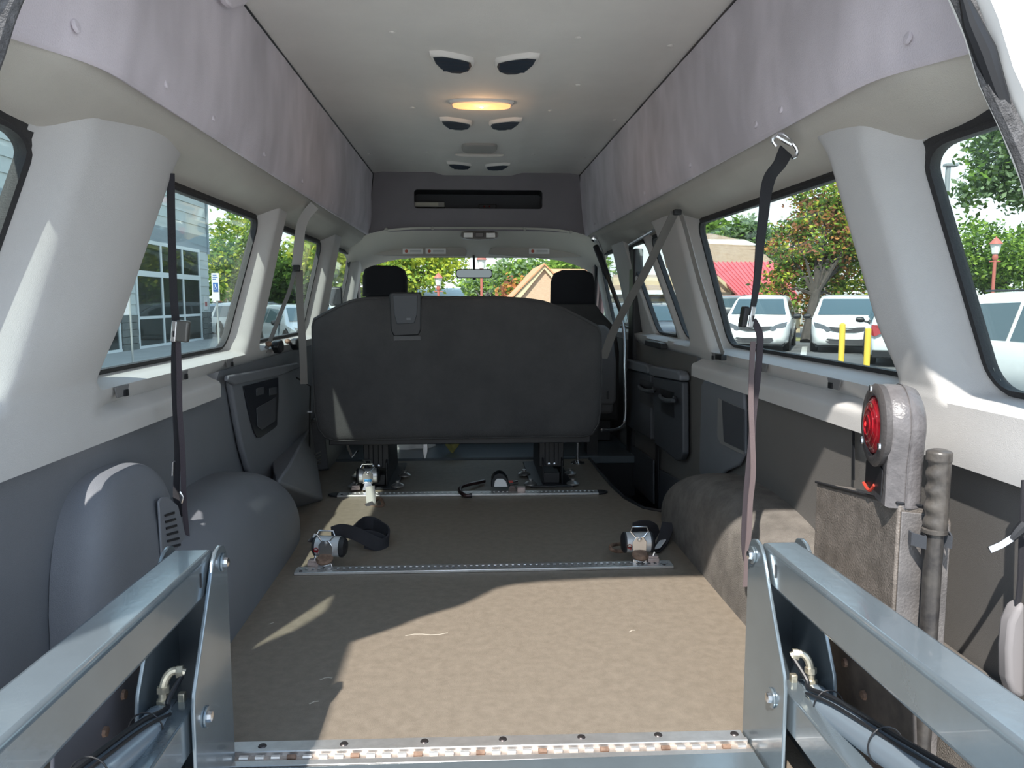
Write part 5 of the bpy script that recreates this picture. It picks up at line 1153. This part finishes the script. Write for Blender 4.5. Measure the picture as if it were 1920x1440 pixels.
# ---- cars
def car(label, loc, rz, paint, height=1.75, name='minivan', dark_back=False, plate=True, grp=None):
    t = thing(name, label, 'car', (loc[0], loc[1], GZ), grp, rz)
    k = height / 1.75
    st_ = [(-2.56, .66, .60, .34), (-2.52, .80, .72, .27), (-2.38, .92, .84, .23), (-1.95, .985, .97, .2), (-1.5, 1.0, 1.06, .2), (-1.0, 1.0, 1.40, .2), (-.62, 1.0, 1.62, .2), (-.2, 1.0, 1.71, .2), (.8, 1.0, 1.75, .2), (1.8, .99, 1.72, .2), (2.25, .975, 1.63, .2), (2.42, .96, 1.2, .22), (2.52, .93, 1.0, .28), (2.56, .86, .62, .34)]
    def wt(hw, zt): return hw * (1 - .24 * max(0, zt - .98) / .77)
    rings = []
    for y, hw, zt, zb in st_:
        belt = min(zt - .06, .98); w = wt(hw, zt)
        h = [(0, zt + .0), (.8 * w, zt - .012), (.95 * w, zt - .04), (w, zt - .085 if zt > 1.1 else zt - .05), (hw, belt * .98), (hw, lerp(zb, belt, .55)), (.98 * hw, zb + .10), (.86 * hw, zb)]
        full_ = h + [(-x, z) for x, z in reversed(h[1:])]
        rings.append([V((x, y, z * k)) for x, z in full_])
    obj('body', MB().loft(rings), paint, t, sharp=50, local=True)
    def top(y):
        for a, b in zip(st_, st_[1:]):
            if a[0] <= y <= b[0]:
                f = (y - a[0]) / (b[0] - a[0]); return lerp(a[1], b[1], f), lerp(a[2], b[2], f)
    def strip(y0, y1, f, n=6):
        L_ = []; R_ = []
        for i in range(n + 1):
            y = lerp(y0, y1, i / n); hw, zt = top(y); L_.append(V((-f * wt(hw, zt), y, (zt + .010) * k))); R_.append(V((f * wt(hw, zt), y, (zt + .010) * k)))
        return MB().add(L_ + R_, [(i, i + 1, n + 2 + i, n + 1 + i) for i in range(n)])
    obj('windscreen', strip(-1.42, -.66, .86), M_cglass, t, local=True)
    obj('rear_window', strip(2.27, 2.42, .84, 3), M_cglass, t, local=True)
    for s in (-1, 1):
        for y0, y1 in ((-.95, -.35), (-.28, .80), (.88, 2.1)):
            n = 5; lo_, hi_ = [], []
            for i in range(n + 1):
                y = lerp(y0, y1, i / n); hw, zt = top(y); w = wt(hw, zt); b_ = (hw, min(zt - .06, .98) * .98); c_ = (w, zt - .085)
                lo_.append(V((s * (lerp(b_[0], c_[0], .08) + .008), y, lerp(b_[1], c_[1], .08) * k))); hi_.append(V((s * (lerp(b_[0], c_[0], .86) + .008), y, lerp(b_[1], c_[1], .86) * k)))
            obj('side_window', MB().add(lo_ + hi_, [(i, i + 1, n + 2 + i, n + 1 + i) for i in range(n)]), M_cglass, t, local=True)
        fy = lambda x: -2.60 + .20 * (abs(x) / .93) ** 3
        hl = [(.40, .72), (.52, .64), (.74, .66), (.88, .74), (.93, .92), (.70, .86), (.50, .78)]
        obj('headlamp', MB().prism([V((s * x, fy(x), z * k)) for x, z in hl], (0, .12, 0)), M_lens2, t, bevel=.01, local=True)
        obj('tail_lamp', MB().prism([V((s * x, 2.50 + (.06 if x < .9 else -.02), z * k)) for x, z in ((.68, 1.0), (.95, 1.02), (.96, .78), (.88, .74), (.70, .84))], (0, .05, 0)), M_tail, t, local=True)
        mr = obj('wing_mirror', MB().lathe([(0, -.13), (.07, -.09), (.085, 0), (.07, .09), (0, .12)], (s * 1.14, -.98, 1.06 * k), (1, 0, .1), 12), M_black, t, local=True)
        obj('mirror_stalk', MB().cyl((s * .96, -.98, 1.0 * k), (s * 1.08, -.98, 1.03 * k), .03, 8), M_black, mr, local=True)
        for y in (-1.58, 1.5):
            w_ = obj('wheel', MB().lathe([(.2, -.11), (.33, -.11), (.345, -.06), (.345, .06), (.33, .11), (.2, .11)], (s * .90, y, .345), (s, 0, 0), 24), M_tyre, t, local=True)
            obj('rim', MB().lathe([(.22, .06), (.20, .10), (.05, .115), (0, .12)], (s * .90, y, .345), (s, 0, 0), 16), mat('alloy_rim', (.3, .3, .31), .35, .8), w_, local=True)
            obj('wheel_arch', MB().lathe([(.37, -.02), (.40, .0), (.37, .012)], (s * .985, y, .36), (s, 0, 0), 20), M_black, t, local=True)
    gr = [(-.42, .69), (-.2, .64), (.2, .64), (.42, .69), (.5, .79), (.2, .765), (-.2, .765), (-.5, .79)]
    g_ = obj('grille', MB().prism([V((x, fy(x) - .0, z * k)) for x, z in gr], (0, .1, 0)), mat('grey_black_grille', (.06, .06, .065), .4), t, local=True)
    obj('grille_emblem', MB().prism([V((x, -2.612, z * k)) for x, z in ((-.17, .725), (-.04, .705), (0, .695), (.04, .705), (.17, .725), (.04, .732), (0, .74), (-.04, .732))], (0, .01, 0)), M_steel, g_, local=True)
    obj('lower_intake', MB().prism([V((x, fy(x) - .01, z * k)) for x, z in ((-.60, .38), (-.45, .27), (.45, .27), (.60, .38), (.70, .46), (.3, .42), (-.3, .42), (-.70, .46))], (0, .12, 0)), mat('grey_black_grille', (.06, .06, .065), .4), t, local=True)
    obj('bumper_skirt', MB().prism([V((x, fy(x) + .12, z * k)) for x, z in ((-.88, .30), (-.84, .17), (.84, .17), (.88, .30))], (0, .3, 0)), M_black, t, local=True)
    obj('rear_bumper', MB().bb((-.92, 2.45, .22), (.92, 2.60, .40)), M_black, t, bevel=.02, local=True)
    obj('rear_trim_band', MB().bb((-.7, 2.50, .92 * k), (.7, 2.555, 1.0 * k)), M_black, t, bevel=.01, local=True)
    if plate:
        p_ = obj('number_plate', MB().bb((-.16, 2.565, .66 * k), (.16, 2.575, .82 * k)), mat('plate_blue_white', (.55, .66, .74), .5), t, local=True)
        obj('plate_band', MB().bb((-.15, 2.575, .67 * k), (.15, 2.578, .725 * k)), mat('plate_blue', (.10, .32, .50), .5), p_, local=True)
    wp = obj('rear_wiper', MB().tube([V((-.3, 2.47, 1.12 * k)), V((.05, 2.46, 1.2 * k))], .012, 6), M_black, t, local=True)
    rr = obj('roof_rail', MB().tube([V((-.62, -.1, 1.74 * k)), V((-.62, 1.9, 1.74 * k))], .015, 6).tube([V((.62, -.1, 1.74 * k)), V((.62, 1.9, 1.74 * k))], .015, 6), M_black, t, local=True)
    return t
def at_ground(px, Y): p = aY(px, 562, Y); return (p.x, p.y)
c1 = at_ground(1430, 25.3); car('white minivan parked nose-on, left one of the pair through the right window', c1, -0.45, M_carw)
c2 = at_ground(1587, 24.3); car('white minivan parked nose-on behind the yellow posts, right of the orange maple', c2, -0.44, M_carw)
c3 = at_ground(1706, 19.5); car('pale blue-white SUV seen tail-on at the right pillar edge', c3, PI - 0.46, mat('pale_blue_white_paint', (0.66, 0.72, 0.74), .25, coat=.6), 1.70, 'suv')
c4 = at_ground(1372, 35.5); car('dark pickup-like vehicle seen tail-on left of the white minivans', c4, PI - 0.32, M_carg, 1.8, 'dark_vehicle')
car('white SUV standing side-on close outside the rearmost right window', (8.50, 9.6), 0, M_carw, 1.72, 'suv')
car('white car parked seen through the second left window', (-8.6, 32.0), 0.75, M_carw, 1.5, 'parked_car')
car('silver-blue car parked beyond the dealership corner', (-10.4, 36.5), 0.9, M_cars, 1.45, 'parked_car')
car('silver-grey car nose-on through the second left window by the belt buckles', (-5.5, 25.5), 0.5, M_cars, 1.45, 'parked_car')
car('dark car in the row far beyond the dealership corner', (-13.0, 48.5), 1.2, M_carg, 1.45, 'parked_car')
for i, (px, Y) in enumerate(((1205, 24), (1222, 29.3))):
    x, y = at_ground(px, Y)
    car(('dark car seen through the narrow cargo door window', 'silver car beyond the dark one through the cargo door window')[i], (x, y), 0.2, (M_carg, M_cars)[i], 1.5, 'parked_car')

# ---- posts and signs
def post(name, label, px, ytop, Y, r, m, cat='post', base=None):
    top_ = aY(px, ytop, Y); t = thing(name, label, cat, (top_.x, top_.y, GZ))
    obj('pole', MB().cyl((top_.x, top_.y, GZ), top_, r, 10), m, t)
    return t, top_
M_yel = mat('yellow_bollard_paint', (0.80, 0.55, 0.07), 0.5)
M_lred = mat('faded_red_paint', (0.42, 0.12, 0.09), 0.5)
for px, py, px2, py2, lb in ((1580, 608, 1573, 680, 'yellow painted bollard in front of the right white minivan'), (1628, 617, 1629, 660, 'yellow painted bollard beside the pale SUV')):
    Y = 17.5 if px == 1580 else 17.0
    a, b = aY(px, py, Y), aY(px, py, Y); b.z = GZ
    t = thing('bollard', lb, 'bollard', b)
    obj('bollard_tube', MB().tube([b, V((a.x, a.y, a.z)), V((a.x, a.y, a.z + .03))], [0.068, 0.068, 0.03], 14), M_yel, t)
    obj('bollard_base', MB().lathe([(0.11, 0), (0.11, 0.03), (0.07, 0.04)], b, (0, 0, 1), 14), M_yel, t)
def lamp_post(label, px, yt, Y, s=1.0):
    t, tp_ = post('lamp_post', label, px, yt, Y, 0.06 * s, M_lred, 'lamp post')
    obj('lantern', MB().lathe([(0.06 * s, 0.0), (0.12 * s, 0.05 * s), (0.19 * s, 0.40 * s)], tp_, (0, 0, 1), 8), mat('frosted_lantern_glass', (0.75, 0.75, 0.70), .3), t)
    obj('lantern_cap', MB().lathe([(0.24 * s, 0.40 * s), (0.20 * s, 0.46 * s), (0.10 * s, 0.58 * s), (0.04 * s, 0.62 * s), (0, 0.70 * s)], tp_, (0, 0, 1), 12), M_lred, t)
    obj('lantern_collar', MB().lathe([(0.07 * s, -0.2 * s), (0.11 * s, -0.1 * s), (0.08 * s, 0.02 * s)], tp_, (0, 0, 1), 12), M_lred, t)
    obj('cross_arm', MB().cyl(tp_ + V((-.22 * s, 0, -.25 * s)), tp_ + V((.22 * s, 0, -.25 * s)), 0.02 * s, 8), M_lred, t)
    obj('post_base', MB().lathe([(0.2, 0), (0.2, 0.1), (0.1, 0.25), (0.07, 0.9)], (tp_.x, tp_.y, GZ), (0, 0, 1), 12), M_lred, t)
lamp_post('faded red lamp post standing right of the rear-view mirror stem', 903, 505, 33)
lamp_post('faded red lamp post against the yellow-green tree, left in the windscreen', 822, 537, 38)
lamp_post('red lantern lamp post before the trees in the rearmost right window', 1866, 478, 24, 0.85)
t, tp_ = post('street_light', 'slim grey street light pole at the left edge of the rearmost right window', 1778, 312, 26, 0.08, mat('grey_pole', (.22, .24, .25), .5), 'street light')
obj('light_head', MB().box(tp_ + V((0.08, 0, 0.04)), (0.42, 0.25, 0.10)), mat('grey_pole', (.22, .24, .25), .5), t, bevel=.02)
t, tp_ = post('sign_post', 'parking sign on a post right of the shopfront, blue panel facing the van', 405, 512, 20.5, 0.025, mat('galvanised', (.42, .44, .43), .5, .4), 'sign')
a, b = aY(396, 512, 20.46), aY(412, 564, 20.46)
sg = obj('sign_panel', MB().bb(a, (b.x, 20.48, b.z)), M_whitep, t)
a2, b2 = aY(399, 530, 20.45), aY(409, 547, 20.45)
obj('blue_panel', MB().bb(a2, (b2.x, 20.46, b2.z)), mat('sign_blue', (.04, .14, .42), .5), sg)
cc2 = (a2 + b2) / 2
wcs = MB().lathe([(0.0, 0), (0.013, 0.002)], cc2 + V((-.005, -.006, .065)), (0, -1, 0), 10).bb(cc2 + V((-.012, -.008, .0)), cc2 + V((.004, -.006, .05))).bb(cc2 + V((-.012, -.008, -.005)), cc2 + V((.035, -.006, .008))).bb(cc2 + V((.025, -.008, -.045)), cc2 + V((.037, -.006, .0)))
wcs.tube([cc2 + V((.032 * math.cos(a_) - .005, -.007, .032 * math.sin(a_) - .03)) for a_ in [math.radians(120 + 20 * i) for i in range(11)]], .005, 5)
obj('wheelchair_symbol', wcs, M_whitep, sg)
ttl = MB()
for i, w_ in enumerate((.10, .13, .08)): ttl.bb(V((a.x + .03, 20.455, a.z - .045 - .05 * i)), V((a.x + .03 + w_, 20.46, a.z - .062 - .05 * i)))
obj('sign_lettering', ttl, mat('sign_blue', (.04, .14, .42), .5), sg)
t, tp_ = post('sign_post', 'parking sign post seen edge-on in front of the shopfront windows', 240, 505, 17.2, 0.022, mat('galvanised', (.42, .44, .43), .5, .4), 'sign')
a = aY(237, 508, 17.15); b = aY(237, 590, 17.15)
sg = obj('sign_panel', MB().add([V((a.x - .03, 17.1, a.z)), V((a.x + .06, 17.2, a.z)), V((b.x + .06, 17.2, b.z)), V((b.x - .03, 17.1, b.z)), V((a.x - .035, 17.11, a.z)), V((a.x + .055, 17.21, a.z)), V((b.x + .055, 17.21, b.z)), V((b.x - .035, 17.11, b.z))], [(0, 1, 2, 3), (7, 6, 5, 4), (0, 4, 5, 1), (1, 5, 6, 2), (2, 6, 7, 3), (3, 7, 4, 0)]), M_whitep, t)
obj('blue_panel', MB().prism([V((a.x - .018, 17.105, lerp(a.z, b.z, .1))), V((a.x + .045, 17.175, lerp(a.z, b.z, .1))), V((a.x + .045, 17.175, lerp(a.z, b.z, .38))), V((a.x - .018, 17.105, lerp(a.z, b.z, .38)))], (0.004, -0.006, 0)), mat('sign_blue', (.04, .14, .42), .5), sg)

# ---- buildings on the right and ahead
M_shing = mat('brown_shingles', (0.30, 0.20, 0.13), 0.9, col2=(0.38, 0.27, 0.18), vscale=3, stretch=(1, 1, 4), bump=.5, bscale=10)
M_redr = mat('red_metal_roof', (0.60, 0.11, 0.12), 0.45)
M_cream = mat('cream_wall', (0.62, 0.50, 0.32), 0.8)
M_brick = mat('tan_brick', (0.50, 0.33, 0.22), 0.9, col2=(0.58, 0.42, 0.30), vscale=6, stretch=(1, 1, 4))
rb = thing('red_roof_building', 'building with a red ribbed metal roof below a brown shingle roof', 'building', (aY(1400, 560, 40).x, 42, GZ))
el, er = aY(1250, 497, 42), aY(1452, 492, 42)
obj('shingle_roof', MB().prism([el, er, aY(1412, 460, 47), aY(1240, 452, 47)], (0, 0.1, -0.15)), M_shing, rb)
for i in range(5):
    f0 = (i + .5) / 5
    obj('shingle_course', MB().prism([lerp(el, aY(1240, 452, 47), f0) + V((0, -.02, .02)), lerp(er, aY(1412, 460, 47), f0) + V((0, -.02, .02)), lerp(er, aY(1412, 460, 47), f0 + .1) + V((0, -.02, .02)), lerp(el, aY(1240, 452, 47), f0 + .1) + V((0, -.02, .02))], (0, 0.03, -0.03)), M_shing, rb)
obj('white_fascia', MB().prism([aY(1240, 448, 46.8), aY(1395, 449, 46.8), aY(1424, 460, 46.8), aY(1240, 456, 46.8)], (0, 0.4, 0)), M_white, rb)
obj('upper_roof', MB().prism([aY(1250, 450, 47), aY(1385, 449, 47), aY(1335, 438, 52), aY(1250, 436, 52)], (0, 0.2, -0.2)), M_shing, rb)
ra, rb_, rc, rd = aY(1322, 492, 41.5), aY(1456, 491, 41.5), aY(1500, 563, 35.5), aY(1396, 565, 35.5)
obj('metal_roof', MB().prism([ra, rb_, rc, rd], (0, 0.05, -0.08)), M_redr, rb)
for i in range(17):
    f = i / 16
    obj('roof_rib', MB().tube([lerp(ra, rb_, f) + V((0, 0, .03)), lerp(rd, rc, f) + V((0, 0, .03))], 0.035, 5), M_redr, rb)
obj('front_wall', MB().bb((rd.x - 3, 36.5, GZ), (rc.x + .5, 42, rd.z - 0.05)), M_cream, rb)
obj('gable_fascia', MB().prism([aY(1342, 520, 38), aY(1346, 517, 38), aY(1388, 553, 38), aY(1380, 556, 38)], (0, .3, 0)), M_cream, rb)
obj('gable_wall', MB().prism([aY(1330, 512, 38.2), aY(1385, 556, 38.2), aY(1384, 590, 38.2), aY(1330, 590, 38.2)], (0, .3, 0)), M_brick, rb)
obj('gable_eave', MB().prism([aY(1340, 547, 37.5), aY(1386, 549, 37.5), aY(1386, 556, 37.5), aY(1340, 553, 37.5)], (0, .5, 0)), mat('dark_brown_trim', (.10, .08, .06), .7), rb)
wb_ = thing('white_siding_building', 'white clapboard building behind the right minivan with red and yellow roof edge', 'building', (aY(1600, 560, 41).x, 42, GZ))
a, b = aY(1545, 512, 40), aY(1634, 600, 40)
obj('wall_core', MB().bb((a.x, 40, GZ), (b.x, 44, a.z)), M_white, wb_)
nz = 14
for i in range(nz):
    z0 = lerp(b.z, a.z, i / nz); z1 = lerp(b.z, a.z, (i + 1) / nz)
    obj('siding_board', MB().prism([V((a.x, 40.0, z0)), V((a.x, 39.93, z0)), V((a.x, 39.985, z1)), V((a.x, 40, z1))], (b.x - a.x, 0, 0)), M_white, wb_)
obj('annex_wall', MB().bb(aY(1634, 545, 39.5), (aY(1700, 600, 39.5).x, 43, GZ)), M_white, wb_)
obj('annex_eave', MB().prism([aY(1630, 541, 39), aY(1720, 543, 39), aY(1720, 548, 39), aY(1632, 550, 39)], (0, .6, 0)), M_white, wb_)
obj('red_roof', MB().prism([aY(1632, 542, 39), aY(1720, 542, 39), aY(1720, 520, 42), aY(1632, 517, 42)], (0, .05, -.1)), M_redr, wb_)
obj('yellow_roof', MB().prism([aY(1640, 518, 41.5), aY(1720, 541, 39.8), aY(1720, 505, 42), aY(1640, 512, 42)], (0, .05, -.1)), mat('yellow_roof', (.72, .55, .16), .6), wb_)
obj('annex_window', MB().bb(aY(1640, 572, 39.45), aY(1653, 579, 39.48)), M_cglass, wb_)
cb_ = thing('tan_shop_building', 'tan building with brown awning roof seen through the cargo door windows', 'building', (aY(1215, 560, 33).x, 34, GZ))
a, b = aY(1150, 520, 33), aY(1290, 600, 33)
obj('front_wall', MB().bb((a.x, 33, GZ), (b.x, 38, a.z)), M_cream, cb_)
obj('shingle_roof', MB().prism([aY(1140, 545, 32), aY(1295, 545, 32), aY(1285, 515, 35), aY(1150, 515, 35)], (0, .1, -.15)), M_shing, cb_)
obj('fascia', MB().bb(aY(1140, 544, 31.9), (aY(1295, 552, 31.9).x, 32.1, aY(1295, 552, 31.9).z)), M_white, cb_)
obj('awning_stripe', MB().bb(aY(1140, 556, 32.2), (aY(1295, 560, 32.2).x, 32.4, aY(1295, 560, 32.2).z)), mat('dark_brown_trim', (.10, .08, .06), .7), cb_)
for px in (1160, 1196, 1240): obj('shop_window', MB().bb(aY(px, 575, 32.95), aY(px + 14, 595, 32.98)), M_cglass, cb_)
hs = thing('gabled_house', 'tan brick house gable with orange roof seen through the windscreen', 'house', (aY(1020, 560, 50).x, 52, GZ))
ap, le, re_ = aY(1020, 503, 50), aY(968, 562, 50), aY(1075, 562, 50)
obj('gable_wall', MB().prism([ap, le, V((le.x, 50, GZ)), V((re_.x, 50, GZ)), re_], (0, 6, 0)), M_brick, hs)
obj('barge_board', MB().prism([ap + V((0, -.2, .25)), le + V((-.3, -.2, .0)), le + V((.05, -.2, -.15)), ap + V((0, -.2, -.05))], (0, .25, 0)), M_cream, hs)
obj('barge_board', MB().prism([ap + V((0, -.2, .25)), re_ + V((.3, -.2, .0)), re_ + V((-.05, -.2, -.15)), ap + V((0, -.2, -.05))], (0, .25, 0)), M_cream, hs)
M_orr = mat('orange_shingles', (.56, .27, .14), .85, var=.12, vscale=2)
obj('roof_slope', MB().prism([ap + V((0, -.3, .2)), re_ + V((.4, -.3, -.02)), re_ + V((.4, 9, -.02)), ap + V((0, 9, .2))], (0, 0, .12)), M_orr, hs)
obj('roof_slope', MB().prism([ap + V((0, -.3, .2)), le + V((-.4, -.3, -.02)), le + V((-.4, 9, -.02)), ap + V((0, 9, .2))], (0, 0, .12)), M_orr, hs)
obj('side_wing_roof', MB().prism([aY(1060, 556, 48), aY(1130, 556, 48), aY(1120, 505, 54), aY(1022, 504, 54)], (0, .1, -.1)), M_orr, hs)
tr_ = thing('long_shed', 'long shed with blue-grey roof just over the bench top, behind the left lamp post', 'shed', (aY(830, 560, 44).x, 45, GZ))
obj('shed_roof', MB().prism([aY(760, 560, 42), aY(875, 560, 42), aY(862, 540, 46), aY(770, 541, 46)], (0, .1, -.15)), mat('blue_grey_roof', (.26, .33, .36), .6), tr_)
obj('shed_wall', MB().bb((aY(762, 560, 42.5).x, 42.5, GZ), (aY(872, 560, 42.5).x, 47, aY(872, 560, 42.5).z)), M_cream, tr_)
bk2 = thing('orange_brick_building', 'low orange brick building far beyond the dealership corner', 'building', (aY(430, 570, 60).x, 61, GZ))
obj('brick_wall', MB().bb(aY(405, 552, 60), (aY(490, 590, 60).x, 66, GZ)), mat('orange_brick', (.50, .24, .15), .9, var=.1, vscale=2), bk2)
obj('roof_slope', MB().prism([aY(400, 555, 59.5), aY(495, 555, 59.5), aY(485, 530, 64), aY(410, 530, 64)], (0, .1, -.15)), M_shing, bk2)
for px in (425, 437): obj('white_window', MB().bb(aY(px, 560, 59.9), aY(px + 9, 574, 59.95)), M_white, bk2)
# door mirror outside the driver window
dm = thing('door_mirror', 'black door mirror outside the driver window', 'door mirror', aY(629, 556, 4.95))
c = aY(629, 556, 5.0)
obj('mirror_head', MB().prism([c + V((x, 0, z)) for x, z in rrect(.085, .12, .02)], (0, .05, 0)), M_black, dm, bevel=.01)
obj('mirror_arm', MB().tube([c + V((0, .03, -.05)), c + V((0.03, .04, -.12))], .012, 8), M_black, dm)
